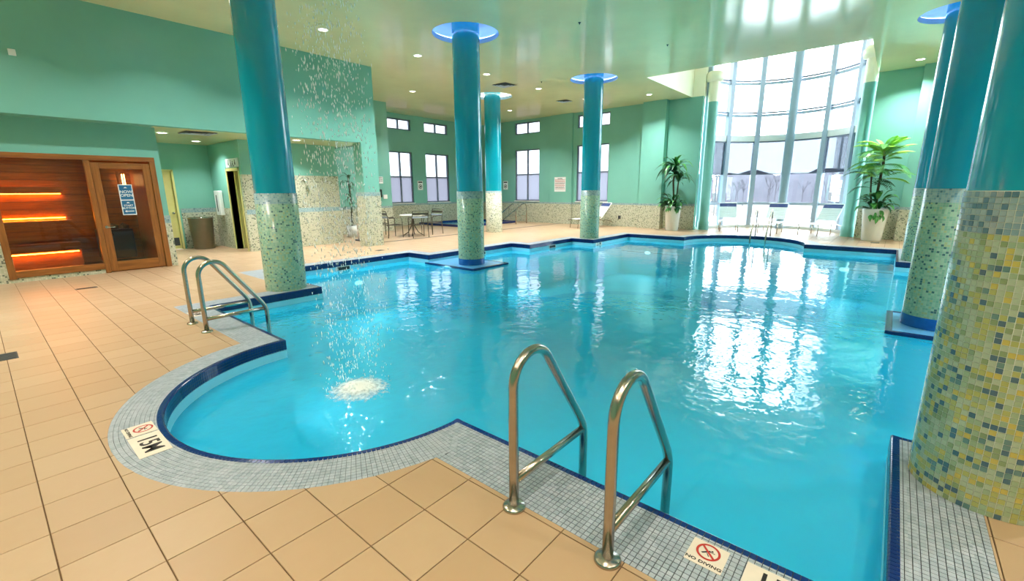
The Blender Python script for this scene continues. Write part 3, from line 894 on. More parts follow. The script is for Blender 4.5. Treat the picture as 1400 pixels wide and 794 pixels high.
for a0, a1 in zip(ANG, ANG[1:]):
    for z in (0.96, 4.32, 5.48):
        mb = MB(); bow_strip(mb, a0+1.4, a1-1.4, BOWR-.05, BOWR+.03, z-.045, z+.045); mb.build('transom', M['alu'], bw)
        if z > 2:
            mb = MB(); bow_strip(mb, a0+1.4, a1-1.4, BOWR-.05, BOWR+.03, z+.075, z+.125); mb.build('transom', M['winframe'], bw)
    mb = MB(); bow_strip(mb, a0+1.4, a1-1.4, BOWR-.08, BOWR+.05, 3.36, 3.58); mb.build('blind_box', M['white'], bw)
    mb = MB(); bow_strip(mb, a0+1.4, a1-1.4, BOWR-.07, BOWR+.03, 3.31, 3.355); mb.build('transom', M['winframe'], bw)
    for z0, z1 in ((.1, .94), (.98, 3.31), (3.58, 4.285), (4.445, 5.445), (5.605, BTOP)):
        mb = MB(); bow_strip(mb, a0+1.4, a1-1.4, BOWR, BOWR+.008, z0, z1); mb.build('pane', M['glass'], bw)
names_b = ['left end pane beside the green column', 'first wide pane left of the steel post', 'pane just left of the steel post', 'pane just right of the steel post', 'right wide pane with pole outside', 'right end pane beside the palm']
for k, (a0, a1) in enumerate(zip(ANG, ANG[1:])):
    mb = MB(); bow_strip(mb, a0+1.6, a1-1.6, BOWR-.035, BOWR-.031, 2.10, 3.31)
    b = solo('roller_blind', mb, M['shade'], 'half-lowered grey screen blind on curved window, ' + ['right end bay behind the green column', 'bay right of the last silver mullion', 'bay right of the wide steel post', 'bay left of the wide steel post', 'second bay from left green column', 'left end bay by the green column'][k], 'blind', 'screen blinds on the curved window')
    mb = MB(); bow_strip(mb, a0+1.6, a1-1.6, BOWR-.042, BOWR-.024, 2.085, 2.11)
    mb.build('bottom_bar', M['winframe'], b)
mb = MB(); x, y = bow(0, BOWR-.24); mb.lathe([(.15, 0), (.15, BTOP)], 24, (x, y, 0)); 
solo('steel_post', mb, simple('grey_post_paint', (150, 172, 186), .35, var=.02), 'wide grey steel post at the middle of curved window', 'column')
for (cy, lab) in ((5.64, 'slim green column left of the curved window with cream top'), (1.06, 'slim green column right of the curved window beside taller palm')):
    t = thing('window_column', lab, 'column', (18.28, cy, 0))
    mb = MB(); mb.lathe([(.21, 0), (.21, .32), (.19, .34), (.19, ZC-.2)], 28, (18.28, cy, 0)); mb.build('shaft', M['bowgreen'], t)
    mb = MB(); mb.lathe([(.19, ZC-.2), (.19, 5.35)], 28, (18.28, cy, 0)); mb.build('upper_shaft', M['cream'], t)
    mb = MB(); mb.lathe([(.19, 5.35), (.28, 5.37), (.31, 5.48), (.30, 5.6), (.22, 5.7), (.0, 5.74)], 28, (18.28, cy, 0)); mb.build('cap', M['cream'], t)

# ------------------------------------------------------------------ big teal columns
clab = dict(L1='teal column on the pool corner behind the left ladder', L2='teal column rising from the water on left, blue band at its foot',
            L3='teal column on far pool corner in front of white lounger', R1='nearest and widest teal column with yellow-green mosaic, right edge',
            R2='teal column rising from the water on right, blue band at its foot', R3='farthest teal column of the right row beside the tall palm',
            B='teal column at the back beside the hot tub handrails')
for nm, (x, y) in COLS.items():
    wet = nm in ('L2', 'R2'); zb = -0.163 if wet else 0.0
    t = thing('column', clab[nm], 'column', (x, y, zb), group='round teal columns')
    mb = MB(); mb.lathe([(CR, 1.52), (CR, ZC+.335)], 64, (x, y, 0)); mb.build('shaft', M['teal'], t)
    if nm == 'R1':
        mb = MB(); mb.lathe([(CR+.004, zb), (CR+.004, 1.532), (CR-.01, 1.532)], 72, (x, y, 0)); core = mb.build('mosaic_bed', M['grout_light'], t)
        rows, cnt = 56, 72
        body = ['sage','pale','olive','gold','moss','teal','slate']; wgt = [23,24,20,13,7,6,8]
        topc = ['b1','b2','b3','b4']; wtop = [34,30,26,12]
        rr = CR+.004; th = .0018; pit = 1.53/rows; hw = PI*rr/cnt-.0012; hz = pit/2-.0012
        base_mb = MB(); base_mb.add([(0,-hw,-hz),(0,hw,-hz),(0,hw,hz),(0,-hw,hz),(th,-hw+.0005,-hz+.0005),(th,hw-.0005,-hz+.0005),(th,hw-.0005,hz-.0005),(th,-hw+.0005,hz-.0005)],
                                    [(4,5,6,7),(0,1,5,4),(1,2,6,5),(2,3,7,6),(3,0,4,7)])
        tile_by = {g: base_mb.mesh('mosaic_tile', GLZ[g]) for g in body+topc}
        lst = []
        rnd = random.Random(3)
        for r_ in range(rows):
            for c_ in range(cnt):
                a = 2*PI*(c_+.5)/cnt; z = (r_+.5)*pit
                g = rnd.choices(topc, wtop)[0] if r_ >= rows-7 else rnd.choices(body, wgt)[0]
                if g == 'gold' and rnd.random() < .5 and lst: g = lst[-1][3] if lst[-1][3] in body else 'gold'
                px, py = x+rr*math.cos(a), y+rr*math.sin(a)
                face = -(math.cos(a)*px+math.sin(a)*py)
                q = seen(px, py, z)
                sc = face/(q[2]**3) if (q and face > 0 and q[0] < 1400) else -1
                lst.append((sc, a, z, g, px, py))
        pick = set(sorted([k for k in range(len(lst)) if lst[k][0] > 0], key=lambda k: -lst[k][0])[:300])
        glist = body+topc; mb = MB()
        for k, (sc, a, z, g, px, py) in enumerate(lst):
            if k in pick: inst('mosaic_tile', tile_by[g], (px, py, z), core, a)
            else:
                ca, sa = math.cos(a), math.sin(a); mb.cur = glist.index(g)
                mb.add([(px+ca*u-sa*v, py+sa*u+ca*v, z+w) for u, v, w in base_mb.v], base_mb.f)
        o = mb.build('mosaic_tiles', [GLZ[g] for g in glist], core); o['kind'] = 'stuff'
    else:
        mb = MB(); mb.lathe([(CR+.008, zb), (CR+.008, 1.532), (CR-.01, 1.532)], 64, (x, y, 0)); mb.build('mosaic', M['mos_wallcol'] if nm == 'B' else M['mos_col'], t)
        if wet:
            mb = MB(); mb.lathe([(CR+.011, zb), (CR+.011, -.02)], 64, (x, y, 0)); mb.build('blue_foot', M['bluebase'], t)

# ------------------------------------------------------------------ ladders
def rail_path():
    P = [(1.5, 0.0), (1.5, .3), (1.5, .62)]
    for a in range(180, 30, -12): P.append((1.65+.15*math.cos(R(a)), .64+.15*math.sin(R(a))))
    P += [(1.773, .726), (1.95, .47), (2.085, .277), (2.12, .225), (2.143, .18), (2.157, .13), (2.16, .08), (2.16, -.3), (2.16, -1.0)]
    return P
def ladder(yc, lab, flip=None):
    t = thing('pool_ladder', lab, 'ladder', (1.5, yc, 0))
    for s in (-.26, .26):
        mb = MB(); mb.tube([(u, yc+s, z) for u, z in rail_path()], .0245, 16); r = mb.build('rail', M['steel'], t)
        mb = MB(); mb.lathe([(.0, .024), (.026, .024), (.030, .022), (.052, .017), (.058, .010), (.058, 0)], 28, (1.5, yc+s, 0)); mb.build('flange', M['steel'], r)
        mb = MB(); mb.tube([(1.5, yc+s, .15), (2.157, yc+s, .15)], .0215, 14); mb.build('brace', M['steel'], r)
    for z in (-.38, -.66, -.94):
        mb = MB(); mb.box(2.10, 2.20, yc-.26, yc+.26, z-.015, z+.015, .004); mb.build('tread', M['steel'], t)
ladder(1.0, 'near stainless steel pool ladder with two arched rails')
ladder(6.07, 'stainless steel pool ladder beside the left column')
# far pair at the lobe below the curved window
t = thing('pool_handrail', 'thin steel handrail at the far rounded end of pool', 'handrail', (17.0, 3.2, 0))
for yy in (3.05, 3.5):
    mb = MB(); mb.tube([(16.98, yy, 0), (16.98, yy, .78), (16.9, yy, .86), (16.8, yy, .84), (16.35, yy, .12), (16.3, yy, -.05), (16.3, yy, -.6)], .022, 10); mb.build('rail', M['steel'], t)

# ------------------------------------------------------------------ signs set into the pool edge
def floor_sign(name, corner, xdir, ydir, w, h, label, kind):
    t = MB(); X, Y = Vector(xdir[:2]).normalized(), Vector(ydir[:2]).normalized(); c = Vector(corner)
    P4 = [c, c+X*w, c+X*w+Y*h, c+Y*h]
    t.prism([(p.x, p.y) for p in P4], 0.0, .0022)
    s = solo(name, t, M['signtile'], label, 'sign', 'depth and no diving tiles')
    cen = c+X*(w/2)+Y*(h/2)
    def at(u, v): return frame_mtx((cen.x+X.x*u+Y.x*v, cen.y+X.y*u+Y.y*v, .0031), (X.x, X.y, 0), (Y.x, Y.y, 0))
    if kind == 'dive':
        m = MB(); n = 36; r1, r0 = h*.33, h*.265
        m.add([(r1*math.cos(2*PI*i/n), r1*math.sin(2*PI*i/n), 0) for i in range(n)]+[(r0*math.cos(2*PI*i/n), r0*math.sin(2*PI*i/n), 0) for i in range(n)], [(i,(i+1)%n,n+(i+1)%n,n+i) for i in range(n)])
        ca, sa = math.cos(R(-45)), math.sin(R(-45)); q = h*.033
        m.add([(ca*u-sa*v, sa*u+ca*v, .0002) for u, v in ((-r0,-q),(r0,-q),(r0,q),(-r0,q))], [(0,1,2,3)])
        place_mesh('prohibition_ring', m.mesh('prohibition_ring', M['red']), at(0, h*.12), s)
        m = MB(); k = h*.2                     # little diver figure
        m.add([(-.9*k,-.5*k,0),(-.65*k,-.62*k,0),(.35*k,.28*k,0),(.1*k,.42*k,0)], [(0,1,2,3)])
        m.add([(.1*k,.2*k,0),(.3*k,.1*k,0),(.9*k,.1*k,0),(.85*k,.24*k,0)], [(0,1,2,3)])
        m.add([(-.2*k,-.2*k,0),(.0*k,-.3*k,0),(.35*k,-.8*k,0),(.2*k,-.85*k,0)], [(0,1,2,3)])
        m.add([(.45*k+.16*k*math.cos(2*PI*i/12), .45*k+.16*k*math.sin(2*PI*i/12), 0) for i in range(12)], [tuple(range(12))])
        place_mesh('diver_pictogram', m.mesh('diver_pictogram', M['ink']), at(0, h*.12), s)
        place_mesh('lettering', text_mesh('NO DIVING', h*.15, M['ink'], .0004, 1.25 if w > .14 else 1.0), at(0, -h*.36), s)
    else:
        place_mesh('lettering', text_mesh('15M', h*.86, M['ink'], h*.012, kind), at(0, 0), s)
# left lobe pair: text runs towards -Y, letter tops towards the water (+X)
floor_sign('no_diving_tile', (.395, 3.765), (0, -1, 0), (1, 0, 0), .175, .165, 'small no diving tile with red ring above the depth tile', 'dive')
floor_sign('depth_tile', (.395, 3.575), (0, -1, 0), (1, 0, 0), .33, .165, 'depth tile with black 15M lettering on the rounded lobe', .95)
floor_sign('no_diving_tile', (1.722, .495), (0, -1, 0), (1, 0, 0), .15, .15, 'no diving tile with red ring near the front ladder', 'dive')
floor_sign('depth_tile', (1.722, .275), (0, -1, 0), (1, 0, 0), .30, .15, 'black lettered depth tile cut by the bottom edge', .95)
floor_sign('depth_tile', (1.60, 6.98), (0, -1, 0), (1, 0, 0), .30, .15, 'pale depth tile on the coping behind left ladder', .95)

# ------------------------------------------------------------------ falling water
rnd = random.Random(11)
fx, fy = 1.99, 3.5
mb = MB()
for k in range(3400):
    z = WATER+.02+(ZC-WATER-.05)*rnd.random()**0.9
    spread = .24+.06*(ZC-z)/ZC
    a = rnd.random()*2*PI; r_ = spread*math.sqrt(rnd.random())*(1.0+.15*rnd.gauss(0, 1))
    x, y = fx+r_*math.cos(a), fy+r_*math.sin(a)
    w = .0022+.0032*rnd.random(); h = w*(1.8+3.4*rnd.random())
    mb.add([(x,y,z-h),(x+w,y,z),(x,y+w,z),(x-w,y,z),(x,y-w,z),(x,y,z+h)], [(0,2,1),(0,3,2),(0,4,3),(0,1,4),(5,1,2),(5,2,3),(5,3,4),(5,4,1)], True)
drop = NT('water_drops'); drop.p.inputs['Base Color'].default_value = (0.96, .98, .98, 1); drop.p.inputs['Roughness'].default_value = .25
drop.p.inputs['Transmission Weight'].default_value = .0; drop.p.inputs['IOR'].default_value = 1.33
solo('falling_water', mb, drop.m, 'stream of water drops falling from the ceiling into rounded lobe', 'water', kind='stuff')
mb = MB()
for k in range(900):
    a = rnd.random()*2*PI; r_ = abs(rnd.gauss(0, .12)); x, y = fx+r_*math.cos(a)*1.05, fy+r_*math.sin(a)*1.05
    if r_ > .34: continue
    z = WATER+max(0, .05*(1-r_/.2))*rnd.random()+.002; w = .004+.012*rnd.random()*max(.2, 1-r_/.25)
    mb.add([(x,y,z-w*.6),(x+w,y,z),(x,y+w,z),(x-w,y,z),(x,y-w,z),(x,y,z+w*.7)], [(0,2,1),(0,3,2),(0,4,3),(0,1,4),(5,1,2),(5,2,3),(5,3,4),(5,4,1)], True)
n1, n2 = 14, 40; vs = [(fx, fy, WATER+.045)]; fs = []
for i in range(1, n1+1):
    for j in range(n2):
        a = 2*PI*j/n2; f = i/n1; r_ = .36*f
        vs.append((fx+r_*math.cos(a), fy+r_*math.sin(a), WATER+.003+.042*max(0, 1-(f/.62)**2)+.012*rnd.random()*max(0, 1-f)))
for j in range(n2): fs.append((0, 1+j, 1+(j+1) % n2))
for i in range(n1-1):
    for j in range(n2):
        a = 1+i*n2; fs.append((a+j, a+n2+j, a+n2+(j+1) % n2, a+(j+1) % n2))
mb.add(vs, fs, True)
k = NT('white_foam'); sp = k.node('ShaderNodeSeparateXYZ'); k.l.new(k.pos(), sp.inputs[0])
ddx = k.math('SUBTRACT', sp.outputs[0], fx); ddy = k.math('SUBTRACT', sp.outputs[1], fy)
dist = k.math('SQRT', k.math('ADD', k.math('MULTIPLY', ddx, ddx), k.math('MULTIPLY', ddy, ddy)))
nn_ = k.noise(k.pos(), 22.0, 5.0, .7)
cov = k.math('SUBTRACT', 1.25, k.math('DIVIDE', dist, .22)); cov = k.math('ADD', cov, k.math('MULTIPLY', k.math('SUBTRACT', nn_, .5), 1.8))
k.l.new(k.ramp(cov, [(0.0, (0, 0, 0, 1)), (.8, (1, 1, 1, 1))]), k.p.inputs['Alpha'])
k.p.inputs['Base Color'].default_value = (.93, .95, .95, 1); k.p.inputs['Roughness'].default_value = .6
solo('foam_splash', mb, k.m, 'white foam patch where the falling water hits the pool', 'foam', kind='stuff')
mb = MB(); mb.lathe([(.0, -.06), (.07, -.06), (.09, -.03), (.09, 0)], 24, (fx, fy, ZC)); solo('ceiling_nozzle', mb, M['steel'], 'round steel water nozzle in the ceiling over the lobe', 'nozzle')

# ------------------------------------------------------------------ recessed ceiling lights
disc = MB(); disc.lathe([(0.0, .0), (.085, .0)], 24, smooth=False)
disc.f = [tuple(reversed(f)) for f in disc.f]
disc_me = disc.mesh('lens', M['lampwhite'])
ring = MB(); ring.lathe([(.085, .002), (.09, -.008), (.11, -.006), (.115, .001)], 28); ring_me = ring.mesh('trim_ring', M['white'])
def downlight(x, y, z, label, power=1.0, warm=None, group='recessed ceiling downlights'):
    if warm is None:
        f = min(1.0, max(0.0, (x-1.0+max(0, y-4))/7.0)); warm = (1.0-.03*f, .86+.12*f, .68+.30*f); power *= .62+.85*min(1.0, max(0.0, (x-2.0)/6.0))
    t = thing('downlight', label, 'light', (x, y, z), group=group)
    inst('trim_ring', ring_me, (x, y, z-.001), t); inst('lens', disc_me, (x, y, z-.003), t)
    d = bpy.data.lights.new('downlight_lamp', 'AREA'); d.shape = 'DISK'; d.size = .17; d.energy = LAMP_W*power; d.color = warm; d.spread = R(122)
    o = bpy.data.objects.new('downlight_lamp', d); COL.objects.link(o); o.parent = t; o.location = (0, 0, -.012)
for x, y, lab in [(5.4, 9.67, 'ceiling downlight seen through the falling water'), (7.88, 9.67, 'ceiling downlight left of the middle column, near green wall end'),
                  (10.38, 13.1, 'ceiling downlight above the patio table'), (10.38, 9.65, 'ceiling downlight just right of the middle column'),
                  (12.92, 9.65, 'ceiling downlight between middle and far columns beside vent'), (15.5, 13.1, 'ceiling downlight by the back column cove'),
                  (15.5, 9.4, 'ceiling downlight hidden partly by the far column'), (16.35, 7.28, 'ceiling downlight left of the window recess'),
                  (16.9, 0.0, 'ceiling downlight right of the window recess')]:
    downlight(x, y, ZC, lab)
for x in (-1.6, .4, 2.9): downlight(x, 9.67, ZC, 'ceiling downlight out of the picture along the sauna wall')
for x in (-1.6, .4): downlight(x, 6.2, ZC, 'ceiling downlight out of the picture over the left deck', 1.1)
downlight(1.0, 8.0, ZC, 'added unseen downlight between sauna and ladder to light the sauna wall', 1.1)  # extra unseen lamp, added to brighten the wall below the soffit
for x, y in ((-1.6, 3.5), (-1.6, .9), (.4, .9), (.4, -1.6), (2.4, -2.7), (-1.6, -2.7)): downlight(x, y, ZC, 'ceiling downlight out of the picture over the near deck')
for x in (5.4, 7.9, 10.4, 12.9, 15.4): downlight(x, -2.7, ZC, 'ceiling downlight hidden behind the right columns')
downlight(3.05, 12.75, ZSOF, 'soffit downlight at the left end of the alcove', .5); downlight(5.75, 12.1, ZSOF, 'soffit downlight right of the left column', .5)
downlight(4.1, 14.2, ZSOF, 'soffit downlight above the alcove bin', .4)

# ------------------------------------------------------------------ sauna behind the recessed front
sauna = thing('sauna', 'cedar sauna with glass front and amber glowing benches', 'sauna', (1.43, 12.6, 0))
def part(name, m, mat, parent): return m.build(name, mat, parent)
F0, F1 = YL-.03, YL+.10
mb = MB()
mb.box(SX0-.02, SX0+.075, F0, F1, .06, SZ1, .008); part('jamb', mb, M['wood_v'], sauna)
mb = MB(); mb.box(SXD-.02, SXD+.06, F0-.01, F1, 0, SZ1-.06, .008); part('jamb', mb, M['wood_v'], sauna)
mb = MB(); mb.box(SX1-.075, SX1+.02, F0, F1, 0, SZ1, .008); part('jamb', mb, M['wood_v'], sauna)
mb = MB(); mb.box(SX0-.02, SX1+.02, F0-.005, F1, SZ1-.06, SZ1+.03, .008); part('head_rail', mb, M['wood_h'], sauna)
mb = MB(); mb.box(SX0+.075, SXD-.02, F0, F1, .08, .20, .008); part('sill_rail', mb, M['wood_h'], sauna)
mb = MB(); mb.box(SX0+.075, SXD-.02, YL+.03, YL+.04, .20, SZ1-.06); part('window_pane', mb, M['glass_sauna'], sauna)
D0, D1 = SXD+.06, SX1-.075
mb = MB(); mb.box(D0+.005, D0+.125, YL-.01, YL+.04, .02, 2.13, .006); door = part('door', mb, M['wood_v'], sauna)
mb = MB(); mb.box(D1-.125, D1-.005, YL-.01, YL+.04, .02, 2.13, .006); part('stile', mb, M['wood_v'], door)
mb = MB(); mb.box(D0+.125, D1-.125, YL-.01, YL+.04, 2.02, 2.13, .006); part('top_rail', mb, M['wood_h'], door)
mb = MB(); mb.box(D0+.125, D1-.125, YL-.01, YL+.04, .02, .21, .006); part('bottom_rail', mb, M['wood_h'], door)
mb = MB(); mb.box(D0+.125, D1-.125, YL+.012, YL+.02, .21, 2.02); part('door_pane', mb, M['glass_sauna'], door)
mb = MB(); mb.tube([(D0+.07, YL-.01, .90), (D0+.07, YL-.055, .90)], .011, 8); mb.tube([(D0+.06, YL-.055, .90), (D0+.19, YL-.06, .895)], .010, 8)
mb.lathe([(0, 0), (.028, 0)], 14, (0, 0, 0)); mb.v[-28:] = [(D0+.07+v[0], YL-.013, .90+v[1]) for v in mb.v[-28:]]
part('handle', mb, M['chrome'], door)
SY1 = 14.05
mb = MB(); mb.box(-.1, 2.72, SY1+.03, SY1+.15, 0, ZSOF); mb.box(-.1, .10, YL+.14, SY1+.15, 0, ZSOF); struct('wall_sauna_back', mb, M['black'])
n = 15
for k in range(n):                       # back lining boards
    z0 = k*2.30/n; mb = MB(); mb.box(.12, 2.58, SY1, SY1+.02, z0+.003, z0+2.30/n-.003, .002); part('lining_board', mb, M['wood_h'], sauna)
mb = MB(); mb.box(.10, .12, YL+.14, SY1+.02, 0, 2.3); part('side_lining', mb, M['wood_v'], sauna)
mb = MB(); mb.box(2.58, 2.60, YL+.14, SY1+.02, 0, 2.3); part('side_lining', mb, M['wood_v'], sauna)
mb = MB(); mb.box(.10, 2.60, YL+.14, SY1+.02, 2.3, 2.33); part('roof_lining', mb, M['wood_h'], sauna)
mb = MB(); mb.box(.10, 2.60, YL+.14, SY1+.02, -.004, .002); part('floor_boards', mb, simple('dark_sauna_floor', (70, 48, 34), .6), sauna)
BX0, BX1 = .14, 1.38
mb = MB(); mb.box(BX0, BX1, SY1-.10, SY1-.06, 1.56, 1.70, .005); br = part('backrest', mb, M['wood_h'], sauna)
mb = MB(); mb.box(BX0, BX1-.05, SY1-.055, SY1-.03, 1.545, 1.556); part('led_strip', mb, M['led'], br)
for (yb0, yb1, zt, led) in ((13.40, SY1-.02, 1.0, 1.17), (12.95, 13.40, .56, .36)):
    k = 0; w = (yb1-yb0)/5
    mb = MB(); mb.box(BX0, BX1, yb0, yb0+.03, zt-.10, zt-.03, .004); bench = part('bench', mb, M['wood_h'], sauna)
    for q in range(5):
        mb = MB(); mb.box(BX0, BX1, yb0+q*w+.006, yb0+(q+1)*w-.006, zt-.03, zt, .004); part('bench_slat', mb, M['wood_h'], bench)
    for q in range(3 if zt > .8 else 0):
        mb = MB(); mb.box(BX0, BX1, yb0+.01, yb0+.03, zt-.17-q*.11, zt-.11-q*.11, .003); part('skirt_slat', mb, M['wood_h'], bench)
    mb = MB()
    if zt > .8: mb.box(BX0, BX1-.05, SY1-.03, SY1-.012, 1.03, 1.045)
    else: mb.box(BX0, BX1-.05, yb0+.05, yb0+.066, .37, .385)
    part('led_strip', mb, M['led'], bench)
mb = MB(); mb.box(BX0, BX1, 13.10, 13.12, .03, .40, .004); part('kick_board', mb, M['wood_h'], sauna)
mb = MB(); mb.box(1.75, 2.35, 13.45, 13.95, .1, .75, .02); ht = part('heater', mb, M['darkgrey'], sauna)
for q in range(6):
    mb = MB(); bm = bmesh.new(); bmesh.ops.create_icosphere(bm, subdivisions=1, radius=.09)
    for v in bm.verts: v.co = v.co*random.uniform(.85, 1.1)+Vector((1.85+.2*(q % 3), 13.6+.2*(q//3), .79))
    mb.bm(bm); part('heater_stone', mb, simple('heater_stone', (60, 58, 56), .9), ht)
lamp = MB(); lamp.lathe([(.03, 1.72), (.03, 1.98)], 12, (2.42, 13.85, 0)); lp = part('corner_lamp', lamp, emitter('amber_bulb', (255, 190, 110), 10.0), sauna)
for q in range(7):
    a = R(150+22*q); lamp = MB(); px, py = 2.42+.11*math.cos(a), 13.85+.11*math.sin(a); lamp.box(px-.008, px+.008, py-.008, py+.008, 1.66, 2.04); part('lamp_slat', lamp, M['wood_v'], lp)
d = bpy.data.lights.new('sauna_fill_lamp', 'AREA'); d.shape = 'RECTANGLE'; d.size = 1.0; d.size_y = .1; d.energy = 10; d.color = (1.0, .55, .18)  # fill light added under the roof to lift the dark benches
o = bpy.data.objects.new('sauna_fill_lamp', d); COL.objects.link(o); o.parent = lp; o.location = (.9-sauna['_base'][0], 12.9-sauna['_base'][1], 2.28)
# blue notice on the sauna door glass
t = MB(); t.box(1.965, 2.185, YL-.001, YL+.009, 1.12, 1.72)
sg = solo('door_notice', t, M['white'], 'blue two-panel notice stuck on the sauna door glass', 'sign')
for z0, z1 in ((1.135, 1.405), (1.425, 1.705)):
    t = MB(); t.box(1.978, 2.172, YL-.003, YL, z0, z1); part('notice_panel', t, M['signblue'], sg)
for txt, z, sz in (('NOW', 1.575, .075), ('OPEN', 1.505, .075), ('START', 1.305, .05), ('BUTTON', 1.255, .05)):
    place_mesh('lettering', text_mesh(txt, sz, M['white'], .001), frame_mtx((2.075, YL-.0042, z), (1,0,0), (0,0,1)), sg)
t = MB(); t.add([(2.0, YL-.0042, 1.195), (2.035, YL-.0042, 1.172), (2.035, YL-.0042, 1.187), (2.15, YL-.0042, 1.187), (2.15, YL-.0042, 1.203), (2.035, YL-.0042, 1.203), (2.035, YL-.0042, 1.218)], [(0,1,2,3,4,5,6)]); part('arrow', t, M['white'], sg)
for z in (1.66, 1.365):
    t = MB(); t.add([(2.045, YL-.0042, z-.012), (2.105, YL-.0042, z-.012), (2.075, YL-.0042, z+.014)], [(0,1,2)]); part('emblem', t, M['white'], sg)

# ------------------------------------------------------------------ alcove fittings
mb = MB(); mb.box(2.99, 3.70, 15.34, 15.38, .01, 2.12, .003); d1 = struct('door_1', mb, M['yellow_door'])
mb = MB(); mb.box(2.94, 2.99, 15.27, 15.42, 0, 2.17); mb.box(3.70, 3.75, 15.27, 15.42, 0, 2.17); mb.box(2.94, 3.75, 15.27, 15.42, 2.12, 2.17); mb.build('door_frame', M['yellow_door'], d1)
mb = MB(); mb.lathe([(0, -.07), (.03, -.065), (.035, -.045), (.015, -.03), (.03, 0)], 14); me = mb.mesh('knob', M['chrome'])
place_mesh('knob', me, frame_mtx((3.62, 15.335, 1.0), (1,0,0), (0,0,-1)), d1)
mb = MB(); mb.box(3.3, 3.66, 15.333, 15.34, .10, .32); mb.build('door_grille', M['darkgrey'], d1)
mb = MB(); mb.box(4.64, 4.83, 13.14, 13.2, 0, 2.18); mb.box(4.64, 4.83, 14.0, 14.07, 0, 2.18); mb.box(4.64, 4.83, 13.14, 14.07, 2.11, 2.18); d2 = struct('door_2', mb, M['yellow_door'])
mb = MB(); mb.box(4.83, 5.55, 13.96, 14.0, .01, 2.11, .003); lf = mb.build('door_leaf', M['yellow_door'], d2)
mb = MB(); mb.tube([(4.95, 13.96, 1.0), (4.95, 13.92, 1.0), (5.05, 13.92, 1.0)], .012, 8); mb.build('lever_handle', M['chrome'], lf)
t = MB(); t.box(4.635, 4.655, 13.1, 13.95, 2.2, 2.42, .003)
sg = solo('restroom_sign', t, M['white'], 'white restroom sign with black figures over the open door', 'sign')
for k, yy in enumerate((13.76, 13.58, 13.46, 13.30)):
    hgt = .12 if k in (0, 1, 3) else .08
    t = MB(); t.add([(4.6335, yy-.035, 2.255), (4.6335, yy-.02, 2.255+hgt*.7), (4.6335, yy+.02, 2.255+hgt*.7), (4.6335, yy+.035, 2.255)], [(0,1,2,3)])
    t.add([(4.6335, yy+.022*math.cos(2*PI*i/10), 2.255+hgt*.7+.026+.022*math.sin(2*PI*i/10)) for i in range(10)], [tuple(range(10))]); part('figure', t, M['ink'], sg)
place_mesh('lettering', text_mesh('RESTROOM', .065, M['ink'], .001), frame_mtx((4.6335, 13.53, 2.225), (0,-1,0), (0,0,1)), sg)
t = thing('wall_dispenser', 'white wall dispenser with dark slot beside the restroom door', 'dispenser', (4.60, 14.72, .92))
mb = MB(); mb.box(4.54, 4.648, 14.54, 14.90, .92, 1.6, .02); mb.build('housing', M['white'], t)
mb = MB(); mb.box(4.533, 4.545, 14.70, 14.745, 1.02, 1.48); mb.build('slot', M['black'], t)
t = thing('waste_bin', 'tall tapered taupe metal bin against the alcove wall', 'bin', (4.12, 14.9, 0))
mb = MB(); mb.lathe([(0, 0), (.24, 0), (.25, .02), (.30, .84), (.305, .86), (.295, .86), (.28, .80)], 32, (4.12, 14.9, 0)); mb.build('body', M['trash'], t)
mb = MB(); mb.lathe([(.305, .855), (.31, .865), (.305, .875), (.293, .87)], 32, (4.12, 14.9, 0)); mb.build('rim', M['steel'], t)
t = thing('shower', 'wall shower head and valve on the mosaic wall', 'shower', (6.22, 12.98, 1.2))
mb = MB(); mb.tube([(6.22, 12.985, 1.86), (6.22, 12.90, 1.90), (6.24, 12.84, 1.86)], .014, 8); mb.build('arm', M['chrome'], t)
mb = MB(); mb.lathe([(.015, 0), (.05, -.06), (.0, -.065)], 16, (6.245, 12.83, 1.86)); mb.build('shower_head', M['chrome'], t)
mb = MB(); mb.lathe([(0, .03), (.03, .03), (.09, 0)], 20); place_mesh('valve_plate', mb.mesh('valve_plate', M['chrome']), frame_mtx((6.22, 12.985, 1.2), (1,0,0), (0,0,-1)) @ Matrix.Rotation(PI, 4, 'X') @ Matrix.Rotation(PI, 4, 'X'), t)
def vent(x, y, z, label, half=.28):
    t = thing('ceiling_vent', label, 'vent', (x, y, z))
    mb = MB()
    for r_ in (half, half*.72, half*.44):
        w = half*.10
        for q in range(4):
            a = R(90*q); ca, sa = math.cos(a), math.sin(a)
            P4 = [(x+ca*u-sa*v, y+sa*u+ca*v) for u, v in ((-r_, -r_), (r_, -r_), (r_-w, -r_+w), (-r_+w, -r_+w))]
            mb.add([(px, py, z-.004-.02*(k > 1)*0-.012*(k < 2)) for k, (px, py) in enumerate(P4)], [(3,2,1,0)])
    mb.build('louvre', M['alu'], t)
    mb = MB(); mb.box(x-half, x+half, y-half, y+half, z-.003, z-.001); mb.build('backing', M['black'], t)
vent(11.75, 10.15, ZC, 'square ceiling vent beside the back column cove'); vent(3.6, 12.25, ZSOF, 'dark square vent in the alcove soffit', .3); vent(15.3, 10.2, ZC, 'small ceiling vent behind the far column', .22)
for x, y, lab in ((8.6, 5.4, 'small sprinkler head in the ceiling near the middle'), (12.2, 9.0, 'sprinkler head beside the ceiling vent'), (11.2, 4.6, 'sprinkler head between far column and window recess'), (10.6, 1.2, 'sprinkler head near the blue right cove')):
    t = MB(); t.lathe([(0, -.035), (.012, -.035), (.012, -.012), (.03, -.004), (.03, 0)], 10, (x, y, ZC)); solo('sprinkler', t, M['darkgrey'], lab, 'sprinkler', 'ceiling sprinkler heads')
t = MB(); t.box(.84, .93, YU-.03, YU, 3.77, 3.87, .008); solo('wall_sensor', t, M['white'], 'small white square sensor high on the left wall', 'sensor')

